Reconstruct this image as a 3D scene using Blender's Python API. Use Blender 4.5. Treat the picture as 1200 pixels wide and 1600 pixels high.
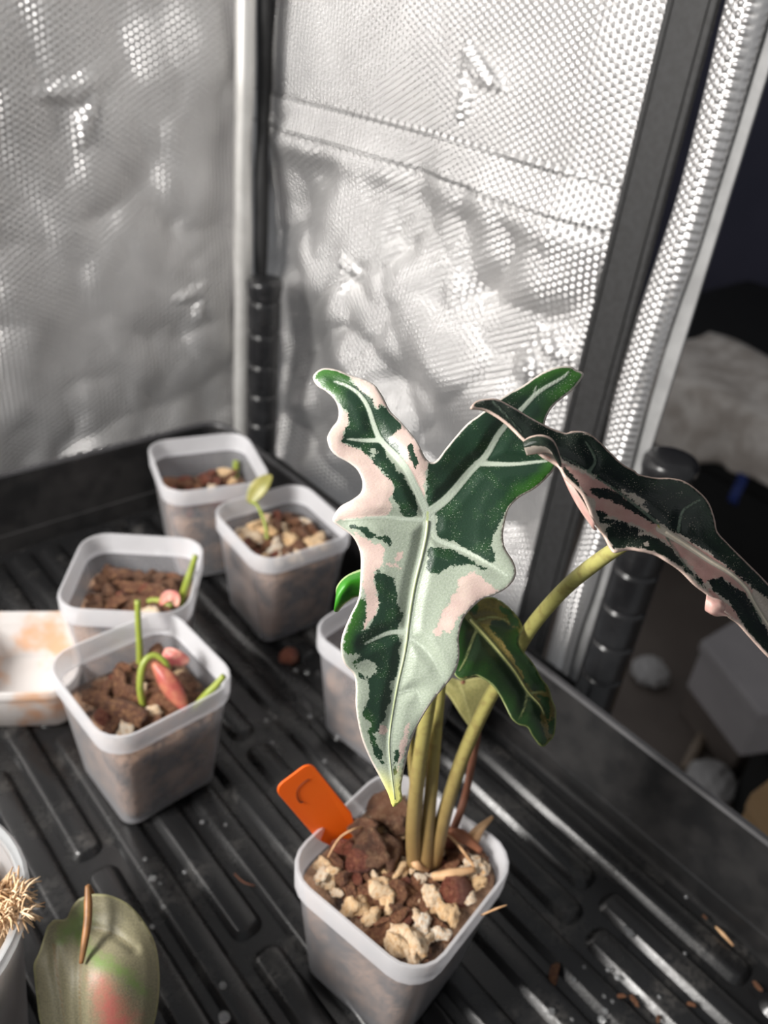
import bpy, bmesh, math, random
import numpy as np
from mathutils import Vector, Matrix, geometry, noise as mnoise

for o in list(bpy.data.objects):
    bpy.data.objects.remove(o)
SC = bpy.context.scene
COL = SC.collection
RNG = random.Random(7)
PI = math.pi

# ------------------------------------------------------------------ camera
FPX = 1304.4
PITCH, YAW, ROLL = [math.radians(a) for a in (32.787, 44.034, 6.799)]
CAM = np.array([0, 0, .34])
_f = np.array([math.sin(YAW)*math.cos(PITCH), math.cos(YAW)*math.cos(PITCH), -math.sin(PITCH)])
_r = np.array([math.cos(YAW), -math.sin(YAW), 0.])
_u = np.cross(_r, _f)
CR = _r*math.cos(ROLL) + _u*math.sin(ROLL)
CU = -_r*math.sin(ROLL) + _u*math.cos(ROLL)
CF = _f
cam = bpy.data.cameras.new('camera')
camo = bpy.data.objects.new('camera', cam)
COL.objects.link(camo)
camo.matrix_world = Matrix(((CR[0], CU[0], -CF[0], CAM[0]), (CR[1], CU[1], -CF[1], CAM[1]),
                            (CR[2], CU[2], -CF[2], CAM[2]), (0, 0, 0, 1)))
cam.sensor_fit = 'VERTICAL'
cam.sensor_height = 36
cam.lens = FPX/1600*36
cam.clip_start = .005
cam.dof.use_dof = True
cam.dof.focus_distance = .207
cam.dof.aperture_fstop = cam.lens/2.2
SC.camera = camo

# ------------------------------------------------------------------ world, exposure
w = bpy.data.worlds.new('world')
SC.world = w
w.use_nodes = True
w.node_tree.nodes['Background'].inputs[0].default_value = (.95, .97, 1, 1)
w.node_tree.nodes['Background'].inputs[1].default_value = .22
SC.view_settings.view_transform = 'Standard'
SC.view_settings.look = 'None'
SC.view_settings.gamma = 1
SC.view_settings.use_curve_mapping = False
SC.view_settings.exposure = 0.33
LAMP_POS, LAMP_AIM, LAMP_W = Vector((-.44, .30, .50)), Vector((.17, .22, .10)), 9.0


# ------------------------------------------------------------------ measuring helpers (metres)
def ray(px, py):
    return (px-600)/FPX*CR - (py-800)/FPX*CU + CF

def P(px, py, d):            # point at depth d
    return CAM + ray(px, py)*d

def G(px, py, z=0.):         # point on a level plane
    r = ray(px, py)
    return CAM + r*((z-CAM[2])/r[2])

def XP(px, py, x):           # point on a plane of constant x
    r = ray(px, py)
    return CAM + r*(x/r[0])

def YP(px, py, y):
    r = ray(px, py)
    return CAM + r*(y/r[1])


# ------------------------------------------------------------------ material helpers
def new_mat(name):
    m = bpy.data.materials.new(name)
    m.use_nodes = True
    nt = m.node_tree
    return m, nt, nt.nodes['Principled BSDF']

def N(nt, t, **kw):
    n = nt.nodes.new(t)
    for k, v in kw.items():
        setattr(n, k, v)
    return n

def math_n(nt, op, a, b=None, c=None, clamp=False):
    n = nt.nodes.new('ShaderNodeMath')
    n.operation = op
    n.use_clamp = clamp
    for i, v in enumerate((a, b, c)):
        if v is None:
            continue
        if isinstance(v, (int, float)):
            n.inputs[i].default_value = v
        else:
            nt.links.new(v, n.inputs[i])
    return n.outputs[0]

def mix_c(nt, fac, a, b):
    n = nt.nodes.new('ShaderNodeMix')
    n.data_type = 'RGBA'
    for sock, v in ((n.inputs[0], fac), (n.inputs[6], a), (n.inputs[7], b)):
        if isinstance(v, (int, float)):
            sock.default_value = v
        elif isinstance(v, tuple):
            sock.default_value = (*v, 1) if len(v) == 3 else v
        else:
            nt.links.new(v, sock)
    return n.outputs[2]

def smooth(nt, v, lo, hi):
    n = nt.nodes.new('ShaderNodeMapRange')
    n.interpolation_type = 'SMOOTHSTEP'
    nt.links.new(v, n.inputs[0])
    n.inputs[1].default_value = lo
    n.inputs[2].default_value = hi
    return n.outputs[0]

def noise_n(nt, vec, scale, detail=3, rough=.55):
    n = nt.nodes.new('ShaderNodeTexNoise')
    n.inputs['Scale'].default_value = scale
    n.inputs['Detail'].default_value = detail
    n.inputs['Roughness'].default_value = rough
    if vec is not None:
        nt.links.new(vec, n.inputs['Vector'])
    return n.outputs[0]

def bump_n(nt, bsdf, height, strength, dist):
    b = nt.nodes.new('ShaderNodeBump')
    b.inputs['Strength'].default_value = strength
    b.inputs['Distance'].default_value = dist
    nt.links.new(height, b.inputs['Height'])
    nt.links.new(b.outputs[0], bsdf.inputs['Normal'])
    return b

def srgb(r, g, b):
    return tuple(((c/255+.055)/1.055)**2.4 if c > 10 else c/255/12.92 for c in (r, g, b))

def simple_mat(name, col, rough=.5, col2=None, scale=40, bump=0, bscale=200, bdist=.001, metal=0, spec=.5, detail=4):
    m, nt, b = new_mat(name)
    b.inputs['Roughness'].default_value = rough
    b.inputs['Metallic'].default_value = metal
    b.inputs['Specular IOR Level'].default_value = spec
    tc = N(nt, 'ShaderNodeTexCoord').outputs['Object']
    n = noise_n(nt, tc, scale, detail)
    c2 = col2 or tuple(min(1, c*1.25+.004) for c in col)
    nt.links.new(mix_c(nt, smooth(nt, n, .35, .65), col, c2), b.inputs['Base Color'])
    if bump:
        bump_n(nt, b, noise_n(nt, tc, bscale, 4), bump, bdist)
    return m


# ------------------------------------------------------------------ object helpers
def obj(name, verts, faces, mat, parent=None, smooth_=True):
    me = bpy.data.meshes.new(name)
    me.from_pydata([tuple(map(float, v)) for v in verts], [], faces)
    me.update()
    if smooth_:
        me.polygons.foreach_set('use_smooth', [True]*len(me.polygons))
    if mat:
        me.materials.append(mat)
    o = bpy.data.objects.new(name, me)
    COL.objects.link(o)
    if parent:
        o.parent = parent
    return o

def tag(o, label, cat, group=None, kind=None):
    o['label'] = label
    o['category'] = cat
    if group:
        o['group'] = group
    if kind:
        o['kind'] = kind
    return o

def struct(o, label=None):
    o['kind'] = 'structure'
    if label:
        o['label'] = label
    return o

def thing(name, label, cat, loc=(0, 0, 0), rotz=0, group=None):
    o = bpy.data.objects.new(name, None)
    o.empty_display_size = .01
    COL.objects.link(o)
    o.location = tuple(map(float, loc))
    o.rotation_euler = (0, 0, rotz)
    return tag(o, label, cat, group)

def sharp(o, ang=40):
    o.data.set_sharp_from_angle(angle=math.radians(ang))
    return o

def bevel(o, wd, seg=2):
    m = o.modifiers.new('bevel', 'BEVEL')
    m.width = wd
    m.segments = seg
    m.limit_method = 'ANGLE'
    return o

def box_data(x0, x1, y0, y1, z0, z1):
    v = [(x0, y0, z0), (x1, y0, z0), (x1, y1, z0), (x0, y1, z0), (x0, y0, z1), (x1, y0, z1), (x1, y1, z1), (x0, y1, z1)]
    f = [(0, 3, 2, 1), (4, 5, 6, 7), (0, 1, 5, 4), (1, 2, 6, 5), (2, 3, 7, 6), (3, 0, 4, 7)]
    return v, f

def box(name, x0, x1, y0, y1, z0, z1, mat, parent=None, bv=0):
    o = obj(name, *box_data(x0, x1, y0, y1, z0, z1), mat, parent, False)
    if bv:
        bevel(o, bv)
    return o

def catmull(pts, n=8):
    p = [np.array(q, float) for q in pts]
    p = [2*p[0]-p[1]] + p + [2*p[-1]-p[-2]]
    out = []
    for i in range(1, len(p)-2):
        for k in range(n):
            t = k/n
            a, b, c, d = p[i-1], p[i], p[i+1], p[i+2]
            out.append(.5*((2*b)+(c-a)*t+(2*a-5*b+4*c-d)*t*t+(3*b-a-3*c+d)*t**3))
    out.append(p[-2])
    return np.array(out)

def tube_data(path, radii, seg=10, cap=True):
    path = np.array(path, float)
    n = len(path)
    rad = np.interp(np.linspace(0, 1, n), np.linspace(0, 1, len(radii)), radii)
    T = np.gradient(path, axis=0)
    T /= np.linalg.norm(T, axis=1)[:, None]
    ref = np.array([0, 0, 1.]) if abs(T[0][2]) < .9 else np.array([1., 0, 0])
    u = np.cross(T[0], ref)
    u /= np.linalg.norm(u)
    V = []
    for i in range(n):
        u = u - T[i]*(u@T[i])
        u /= np.linalg.norm(u)
        w_ = np.cross(T[i], u)
        for k in range(seg):
            a = 2*PI*k/seg
            V.append(path[i]+rad[i]*(math.cos(a)*u+math.sin(a)*w_))
    F = [(i*seg+k, i*seg+(k+1) % seg, (i+1)*seg+(k+1) % seg, (i+1)*seg+k) for i in range(n-1) for k in range(seg)]
    if cap:
        F.append(tuple(range(seg))[::-1])
        F.append(tuple((n-1)*seg+k for k in range(seg)))
    return V, F

def tube(name, path, radii, mat, parent=None, seg=10, cap=True):
    return obj(name, *tube_data(path, radii, seg, cap), mat, parent)

def lathe(name, prof, mat, parent=None, seg=32, loc=(0, 0, 0), close=False):
    V, F = [], []
    for r, z in prof:
        for k in range(seg):
            a = 2*PI*k/seg
            V.append((loc[0]+r*math.cos(a), loc[1]+r*math.sin(a), loc[2]+z))
    n = len(prof)
    for i in range(n-1 if not close else n):
        j = (i+1) % n
        for k in range(seg):
            F.append((i*seg+k, i*seg+(k+1) % seg, j*seg+(k+1) % seg, j*seg+k))
    if not close:
        F.append(tuple(range(seg))[::-1])
        F.append(tuple((n-1)*seg+k for k in range(seg)))
    return sharp(obj(name, V, F, mat, parent), 55)


# numpy value noise ---------------------------------------------------------------
def vn(x, y, seed=0):
    xi, yi = np.floor(x), np.floor(y)
    xf, yf = x-xi, y-yi
    u, v = xf*xf*xf*(xf*(xf*6-15)+10), yf*yf*yf*(yf*(yf*6-15)+10)
    def hs(a, b):
        s = np.sin(a*127.1+b*311.7+seed*74.7)*43758.5453
        return (s-np.floor(s))*2-1
    a, b, c, d = hs(xi, yi), hs(xi+1, yi), hs(xi, yi+1), hs(xi+1, yi+1)
    return a+(b-a)*u+(c-a)*v+(a-b-c+d)*u*v

def fbm(x, y, seed=0, o=4, g=.5):
    s, a = 0, 1.
    for i in range(o):
        s = s+a*vn(x*2**i+i*17.3, y*2**i-i*9.1, seed+i)
        a *= g
    return s

def ridge(x, y, seed=0, o=3):
    s, a = 0, 1.
    for i in range(o):
        s = s+a*(1-2*np.abs(vn(x*2**i+i*7.7, y*2**i+i*3.1, seed+i)))
        a *= .5
    return s


# ------------------------------------------------------------------ materials
def foil_material():
    m, nt, b = new_mat('embossed_foil')
    at = N(nt, 'ShaderNodeAttribute')
    at.attribute_name = 'cloth'
    sep = N(nt, 'ShaderNodeSeparateXYZ')
    nt.links.new(at.outputs['Vector'], sep.inputs[0])
    u, v = sep.outputs[0], sep.outputs[1]
    k = 2*PI/.0035
    tot = None
    for a in (0, PI/3, 2*PI/3):
        s = math_n(nt, 'ADD', math_n(nt, 'MULTIPLY', u, k*math.cos(a)), math_n(nt, 'MULTIPLY', v, k*math.sin(a)))
        c = math_n(nt, 'COSINE', s)
        tot = c if tot is None else math_n(nt, 'ADD', tot, c)
    h = math_n(nt, 'MULTIPLY_ADD', tot, 1/4.5, 1/3)
    bump_n(nt, b, h, 1., .0011)
    n = noise_n(nt, at.outputs['Vector'], 14, 4)
    nt.links.new(mix_c(nt, smooth(nt, n, .3, .7), (.60, .59, .585), (.70, .69, .685)), b.inputs['Base Color'])
    b.inputs['Metallic'].default_value = .80
    b.inputs['Roughness'].default_value = .33
    return m
M = {}
M['foil'] = foil_material()
M['hem'] = simple_mat('foil_hem', (.56, .55, .53), .4, (.64, .63, .61), 60, .2, 500, .0005, metal=.5)
M['edge'] = simple_mat('grey_binding', (.24, .24, .24), .5, (.30, .30, .30), 60, .2, 500, .0005)
M['strap'] = simple_mat('black_webbing', (.012, .012, .012), .6, (.02, .02, .021), 300, .3, 900, .0004)
M['post'] = simple_mat('black_post', (.010, .010, .011), .26, (.016, .016, .017), 90, .05, 400, .0003)
M['tray'] = simple_mat('black_tray', (.010, .010, .0105), .36, (.022, .021, .021), 55, .12, 900, .0003)
M['rimm'] = simple_mat('tray_rim_lit', (.035, .034, .036), .38, (.05, .049, .052), 60)  # lighter than the tray plastic: the rim's reflected highlight is in this colour
M['wire'] = simple_mat('black_wire', (.008, .008, .008), .45, (.014, .014, .014), 80)

def tray_dusty():
    m, nt, b = new_mat('black_tray_scuffed')
    tc = N(nt, 'ShaderNodeNewGeometry').outputs['Position']
    n1 = noise_n(nt, tc, 38, 5, .6)
    n2 = noise_n(nt, tc, 420, 3, .6)
    d = math_n(nt, 'MULTIPLY', smooth(nt, n1, .50, .74), smooth(nt, n2, .35, .6))
    nt.links.new(mix_c(nt, d, (.010, .010, .0105), (.060, .056, .052)), b.inputs['Base Color'])
    nt.links.new(math_n(nt, 'MULTIPLY_ADD', d, .25, .27), b.inputs['Roughness'])
    bump_n(nt, b, noise_n(nt, tc, 900, 3), .15, .0003)
    return m
M['trayd'] = tray_dusty()

def pot_material(name='frosted_plastic', tint=(.93, .925, .96), transp=.80, stain=None, dshare=.8):
    m = bpy.data.materials.new(name)
    m.use_nodes = True
    nt = m.node_tree
    nt.nodes.clear()
    out = N(nt, 'ShaderNodeOutputMaterial')
    tc = N(nt, 'ShaderNodeTexCoord').outputs['Object']
    col = mix_c(nt, smooth(nt, noise_n(nt, tc, 45, 4), .3, .7), tint, tuple(c*.93 for c in tint))
    if stain:
        sm = math_n(nt, 'MULTIPLY', smooth(nt, noise_n(nt, tc, 38, 3), .50, .68), .7)
        col = mix_c(nt, sm, col, stain)
    tr = N(nt, 'ShaderNodeBsdfTransparent')
    tl = N(nt, 'ShaderNodeBsdfTranslucent')
    df = N(nt, 'ShaderNodeBsdfDiffuse')
    gl = N(nt, 'ShaderNodeBsdfGlossy')
    gl.inputs['Roughness'].default_value = .32
    for s in (tl, df):
        nt.links.new(col, s.inputs['Color'])
    tr.inputs['Color'].default_value = (.93, .93, .94, 1)
    a = N(nt, 'ShaderNodeMixShader')
    a.inputs[0].default_value = dshare
    nt.links.new(tl.outputs[0], a.inputs[1])
    nt.links.new(df.outputs[0], a.inputs[2])
    b = N(nt, 'ShaderNodeMixShader')
    b.inputs[0].default_value = transp
    nt.links.new(a.outputs[0], b.inputs[1])
    nt.links.new(tr.outputs[0], b.inputs[2])
    lw = N(nt, 'ShaderNodeLayerWeight')
    gf = math_n(nt, 'MULTIPLY_ADD', math_n(nt, 'POWER', lw.outputs['Facing'], 4.), .45, .04)
    c = N(nt, 'ShaderNodeMixShader')
    nt.links.new(gf, c.inputs[0])
    nt.links.new(b.outputs[0], c.inputs[1])
    nt.links.new(gl.outputs[0], c.inputs[2])
    nt.links.new(c.outputs[0], out.inputs[0])
    return m
M['pot'] = pot_material()
M['rim'] = pot_material('frosted_rim', (.95, .945, .97), .56)
M['pot_in'] = pot_material('frosted_inner', (.93, .925, .96), .92)
M['tub'] = pot_material('stained_plastic', (.88, .85, .83), .25, (.85, .42, .16))
M['cup'] = pot_material('clear_cup', (.80, .82, .83), .68)
M['bag'] = pot_material('cloudy_cup', (.62, .62, .63), .45)

def chip_mat(name, cols, rough, bscale, bump=.6):
    m, nt, b = new_mat(name)
    tc = N(nt, 'ShaderNodeTexCoord').outputs['Object']
    oi = N(nt, 'ShaderNodeObjectInfo').outputs['Random']
    n = noise_n(nt, tc, 2.3, 5, .65)
    c = mix_c(nt, oi, cols[0], cols[1])
    c = mix_c(nt, smooth(nt, n, .42, .68), c, cols[2])
    nt.links.new(c, b.inputs['Base Color'])
    b.inputs['Roughness'].default_value = rough
    bump_n(nt, b, noise_n(nt, tc, bscale, 5, .7), bump, .12)
    return m
M['pumice'] = chip_mat('pumice', ((.84, .58, .32), (.92, .84, .72), (.74, .44, .20)), .6, 4)
M['bark'] = chip_mat('bark', ((.36, .135, .065), (.21, .085, .050), (.56, .28, .13)), .6, 3.5, .9)
M['redbark'] = chip_mat('reddish_bark', ((.30, .075, .042), (.22, .06, .038), (.40, .15, .08)), .55, 3.5, .8)
M['coir'] = chip_mat('coir', ((.36, .155, .08), (.26, .11, .06), (.52, .29, .16)), .75, 9, 1)
M['fibre'] = simple_mat('fibre', (.42, .23, .11), .6, (.58, .36, .19), 200)
M['mix'] = simple_mat('potting_mix', (.035, .018, .013), .75, (.42, .25, .15), 75, .9, 260, .004, detail=6)
M['moss'] = simple_mat('moss', (.50, .29, .14), .8, (.78, .58, .38), 160)
M['orange'] = simple_mat('orange_plastic', (1.0, .15, .003), .5, (1.0, .165, .004), 30)
_nt = M['orange'].node_tree
_tl, _mx = N(_nt, 'ShaderNodeBsdfTranslucent'), N(_nt, 'ShaderNodeMixShader')
_tl.inputs[0].default_value = (1, .17, .003, 1)
_mx.inputs[0].default_value = .15
_nt.links.new(_nt.nodes['Principled BSDF'].outputs[0], _mx.inputs[1])
_nt.links.new(_tl.outputs[0], _mx.inputs[2])
_nt.links.new(_mx.outputs[0], _nt.nodes['Material Output'].inputs[0])
M['ink'] = simple_mat('ink', (.06, .012, .004), .6)
M['water'], _nt, _b = new_mat('water')
_b.inputs['Transmission Weight'].default_value = .9
_b.inputs['Roughness'].default_value = .03
_b.inputs['IOR'].default_value = 1.33
_b.inputs['Base Color'].default_value = (.95, .96, .97, 1)

def stem_mat(name, c0, c1, c2):
    m, nt, b = new_mat(name)
    tc = N(nt, 'ShaderNodeTexCoord').outputs['Object']
    sp = N(nt, 'ShaderNodeSeparateXYZ')
    nt.links.new(tc, sp.inputs[0])
    g = smooth(nt, sp.outputs[2], .05, .17)
    mp = N(nt, 'ShaderNodeMapping')
    mp.inputs['Scale'].default_value = (300, 300, 300)
    nt.links.new(tc, mp.inputs[0])
    n = noise_n(nt, mp.outputs[0], 1, 3)
    c = mix_c(nt, g, c0, c1)
    nt.links.new(mix_c(nt, math_n(nt, 'MULTIPLY', smooth(nt, n, .45, .7), .5), c, c2), b.inputs['Base Color'])
    b.inputs['Roughness'].default_value = .4
    b.inputs['Subsurface Weight'].default_value = .15
    b.inputs['Subsurface Radius'].default_value = (.002, .002, .001)
    return m
M['stem'] = stem_mat('petiole', srgb(128, 100, 64), srgb(166, 162, 96), srgb(122, 102, 62))
M['sprout'] = stem_mat('sprout', srgb(140, 150, 60), srgb(150, 170, 70), srgb(110, 130, 50))


# ------------------------------------------------------------------ THE SETTING : tent walls
YL, XB = .557, .386          # planes of the two foil walls

def cloth_wall(name, fixed, a0, a1, z0, z1, step, disp, axis, mat):
    na, nz = int((a1-a0)/step)+1, int((z1-z0)/step)+1
    A, Z = np.meshgrid(np.linspace(a0, a1, na), np.linspace(z0, z1, nz))
    D = disp(A, Z)
    if axis == 'y':
        V = np.stack([A, fixed+D, Z], -1).reshape(-1, 3)
    else:
        V = np.stack([fixed+D, A, Z], -1).reshape(-1, 3)
    F = [(j*na+i, j*na+i+1, (j+1)*na+i+1, (j+1)*na+i) for j in range(nz-1) for i in range(na-1)]
    o = obj(name, V, F, mat)
    at = o.data.attributes.new('cloth', 'FLOAT_VECTOR', 'POINT')
    at.data.foreach_set('vector', np.stack([A, Z, 0*A], -1).reshape(-1).astype('f4'))
    so = o.modifiers.new('thickness', 'SOLIDIFY')
    so.thickness = .0012
    so.offset = 1 if axis == 'y' else -1
    return struct(o)

def crow(A, Z, c, s, rot, depth):
    """a small pinched pleat: a sharp triangular dent with a ridge down its middle and a notched end"""
    dx, dz = A-c[0], Z-c[1]
    t = (dx*math.cos(rot)+dz*math.sin(rot))/s
    n = (-dx*math.sin(rot)+dz*math.cos(rot))/s
    hw = .05+.52*np.clip(t, 0, 1.2)
    q = np.abs(n)/hw
    end = .62+.5*np.clip(q, 0, 1)
    m = np.clip((1-q)*8, 0, 1)*np.clip(t*8, 0, 1)*np.clip((end-t)*7, 0, 1)
    return -depth*m*(.35+.65*t)*(1-1.3*np.clip(1-np.abs(n-.1)/.13, 0, 1)*np.clip(t*2, 0, 1))

def yl(px, py):
    q = YP(px, py, YL)
    return (q[0], q[2])

def xb(px, py):
    q = XP(px, py, XB)
    return (q[1], q[2])

def disp_left(A, Z):
    d = .010*fbm(A*5, Z*3.2, 3, 3)+.0035*ridge(A*9+Z*4, Z*7-A*3, 5, 3)+.0012*fbm(A*40, Z*28, 8, 2)+.0022*ridge(A*13+Z*10, Z*5-A*7, 41, 2)
    d = d+.003*np.exp(-((A-.325)/.02)**2)*np.sin(Z*60)
    for px, py, s, r, dp in ((150, 112, .040, -2.4, .0055), (322, 440, .028, -2.4, .0042), (700, 60, .04, -2, .005)):
        d = d+crow(A, Z, yl(px, py), s, r, dp)
    return d

_s0, _s1, _s2 = xb(415, 165), xb(700, 250), xb(985, 330)
def seam_z(A):
    c = np.polyfit([_s0[0], _s1[0], _s2[0]], [_s0[1], _s1[1], _s2[1]], 2)
    return np.polyval(c, A)

def disp_back(A, Z):
    below = 1/(1+np.exp(-(seam_z(A)-.012-Z)/.012))
    d = .006*fbm(A*5+1, Z*4, 13, 3)+.0020*ridge(A*10-Z*5, Z*8+A*5, 15, 2)
    d = d+below*(.016*ridge(A*4.2+Z*3.5, Z*3.6-A*1.5, 25, 3)+.006*fbm(A*11, Z*8, 31, 3)+.0045*ridge(A*15+Z*13, Z*7-A*8, 37, 2))
    d = d-.006*np.exp(-((Z-seam_z(A)+.018)/.012)**2)
    d = d*np.clip((A-.236)/.05, .05, 1)
    for px, py, s, r, dp in ((722, 66, .036, -2.2, .006), (532, 398, .026, -2.3, .005), (845, 500, .030, -2.3, .005)):
        d = d+crow(A, Z, xb(px, py), s, r, dp)
    return d

wl = cloth_wall('wall_left', YL, -.42, .362, -.10, .80, .0028, disp_left, 'y', M['foil'])
wb = cloth_wall('wall_back', XB, .232, .612, -.10, .80, .0026, disp_back, 'x', M['foil'])

# stitched double band running across the back wall, two stitch lines on it
def seam_band():
    V, F = [], []
    n, m = 90, 7
    ys = np.linspace(.236, .605, n)
    zc = seam_z(ys)
    for j in range(m):
        t = j/(m-1)
        zz = zc+.0125-.025*t
        bulge = .0016*math.sin(PI*t)**.5+.0005
        xx = XB-.0016+disp_back(ys, zz)-bulge
        for i in range(n):
            V.append((xx[i], ys[i], zz[i]))
    F = [(j*n+i, j*n+i+1, (j+1)*n+i+1, (j+1)*n+i) for j in range(m-1) for i in range(n-1)]
    o = obj('seam_band', V, F, M['foil'], wb)
    at = o.data.attributes.new('cloth', 'FLOAT_VECTOR', 'POINT')
    at.data.foreach_set('vector', np.array([(v[1], v[2]+.001, 0) for v in V], 'f4').reshape(-1))
    for t in (.08, .92):
        zz = zc+.0125-.025*t
        xx = XB-.0030+disp_back(ys, zz)
        tube('stitch_line', np.stack([xx, ys, zz], 1), [.0005], M['strap'], wb, 6)
seam_band()

# corner hem roll, dark gap, webbing strap and rolled door hem
def vroll(name, x, y, rx, ry, z0, z1, mat, seed, amp=.0015, seg=20, label=None):
    V, F = [], []
    zs = np.linspace(z0, z1, 70)
    for z in zs:
        ox, oy = amp*vn(np.array(z*14.), np.array(1.3), seed), amp*vn(np.array(z*11.), np.array(4.3), seed+3)
        k_ = 1+.12*float(vn(np.array(z*26.), np.array(9.3), seed+5))
        for k in range(seg):
            a = 2*PI*k/seg
            V.append((x+ox+rx*k_*math.cos(a), y+oy+ry*k_*math.sin(a), z))
    F = [(i*seg+k, i*seg+(k+1) % seg, (i+1)*seg+(k+1) % seg, (i+1)*seg+k) for i in range(69) for k in range(seg)]
    F += [tuple(range(seg))[::-1], tuple(69*seg+k for k in range(seg))]
    o = obj(name, V, F, mat)
    at = o.data.attributes.new('cloth', 'FLOAT_VECTOR', 'POINT')
    at.data.foreach_set('vector', np.array([(v[0]+v[1], v[2], 0) for v in V], 'f4').reshape(-1))
    return struct(o)
_h = YP(366, 300, YL)
vroll('trim_1', _h[0], YL-.012, .0065, .0065, -.08, .80, M['hem'], 2, .001)
_k = YP(404, 200, YL+.012)
vroll('trim_2', _k[0]+.004, YL+.012, .0055, .0055, -.08, .80, M['strap'], 4, .0004)  # black strip standing in for the darkness in the gap between the panels
o = box('trim_3', XB-.013, XB-.009, .2225, .2475, -.09, .80, M['strap'], bv=.001)
struct(o)
for yy in (.2262, .2438):
    tube('stitch_line', [(XB-.0134, yy, z) for z in np.linspace(-.08, .79, 40)], [.0005], M['wire'], o, 6)
vroll('trim_4', XB-.004, .2135, .006, .0095, -.09, .80, M['foil'], 6, .002)
box_pl = box('trim_5', XB-.001, XB+.001, .197, .206, -.09, .80, M['edge'], bv=.0005)
struct(box_pl)

# ------------------------------------------------------------------ the rack: two posts, wire shelf
def shelf_post(x, y, ztop, label):
    t = thing('shelf_post', label, 'shelf post', (x, y, -.75), 0, 'black shelf posts')
    prof = []
    z = -.75
    R_ = .0127
    prof.append((R_, 0))
    zz = ztop-.016
    grooves = []
    while zz > -.20:
        grooves.append(zz)
        zz -= .0254
    body = [(R_, -.75)]
    for g in sorted(grooves):
        body += [(R_, g-.0026), (R_, g-.0021), (R_-.0006, g-.0016), (R_-.0012, g-.0008), (R_-.0014, g), (R_-.0012, g+.0008), (R_-.0006, g+.0016), (R_, g+.0021), (R_, g+.0026)]
    body.append((R_, ztop-.008))
    lathe('tube', [(r, zq+.75) for r, zq in body], M['post'], t, 36)
    c0 = ztop+.75
    lathe('cap', [(R_+.0006, c0-.0085), (R_+.0010, c0-.007), (R_+.0010, c0-.002), (R_-.0005, c0), (R_-.004, c0+.0006), (.001, c0+.0008)], M['post'], t, 36)
    return t
gl_, gr_ = G(408, 690, 0), G(936, 1065, .0)
zl = XP(407, 432, gl_[0])[2]
zr = XP(1044, 712, gr_[0])[2]
shelf_post(gl_[0], gl_[1], zl, 'short black ringed shelf post in the corner where the foil walls meet')
shelf_post(gr_[0], gr_[1], zr, 'black ringed shelf post beside the tent opening, behind the right leaf')

sh = thing('wire_shelf', 'black wire shelf under the ribbed tray', 'shelf', (0, 0, -.012))
xs0, xs1, ys0, ys1 = -.36, gr_[0], gr_[1], gl_[1]
for (a, b_) in (((xs1, ys0), (xs1, ys1)), ((xs0, ys0), (xs1, ys0)), ((xs0, ys1), (xs1, ys1)), ((xs0, ys0), (xs0, ys1))):
    for dz in (0, -.028):
        tube('frame_rod', [(a[0], a[1], dz-.004), (b_[0], b_[1], dz-.004)], [.003], M['wire'], sh, 10)
wire0 = None
for i in range(28):
    x = xs1-.0255*(i+.6)
    if x < xs0:
        break
    if wire0 is None:
        wire0 = tube('shelf_wire', [(0, ys0, .0005), (0, ys1, .0005)], [.0016], M['wire'], sh, 8)
        wire0.location.x = x
    else:
        c = wire0.copy()
        COL.objects.link(c)
        c.parent = sh
        c.location.x = x

# ------------------------------------------------------------------ ribbed seed tray
tray = thing('seed_tray', 'black plastic seed tray with long ribs across its floor', 'tray', (0, 0, -.005))
TX0, TX1, TY0, TY1, TZ = -.052, .2795, -.075, .4755, .051
def tray_shell():
    def ring(e, z, r):
        out = []
        x0, x1, y0, y1 = TX0-e, TX1+e, TY0-e, TY1+e
        for cx, cy, a0 in ((x1-r, y1-r, 0), (x0+r, y1-r, PI/2), (x0+r, y0+r, PI), (x1-r, y0+r, 1.5*PI)):
            for k in range(7):
                a = a0+k/6*PI/2
                out.append((cx+r*math.cos(a), cy+r*math.sin(a), z+.005))
        return out
    n = 28
    def loft(rings, close_b=True):
        V = [p for r in rings for p in r]
        F = [(i*n+k, i*n+(k+1) % n, (i+1)*n+(k+1) % n, (i+1)*n+k) for i in range(len(rings)-1) for k in range(n)]
        if close_b:
            F.append(tuple(range(n)))
        return V, F
    b = obj('base', *loft([ring(-.002, -.0032, .012), ring(0, -.0028, .014)]), M['trayd'], tray, False)
    wl_ = obj('side_wall', *loft([ring(0, -.0028, .014), ring(.0010, .010, .014), ring(.0020, .0105, .015), ring(.006, TZ-.001, .016)], False), M['tray'], tray, False)
    so = wl_.modifiers.new('thickness', 'SOLIDIFY')
    so.thickness = .001
    so.offset = 1
    r_ = obj('rim', *loft([ring(.006, TZ-.001, .016), ring(.0068, TZ+.0006, .017), ring(.0092, TZ+.0008, .018), ring(.0106, TZ-.0006, .019),
                           ring(.0108, TZ-.012, .019), ring(.0098, TZ-.012, .018)], False), M['rimm'], tray)
    sharp(r_, 28)
tray_shell()

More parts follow.
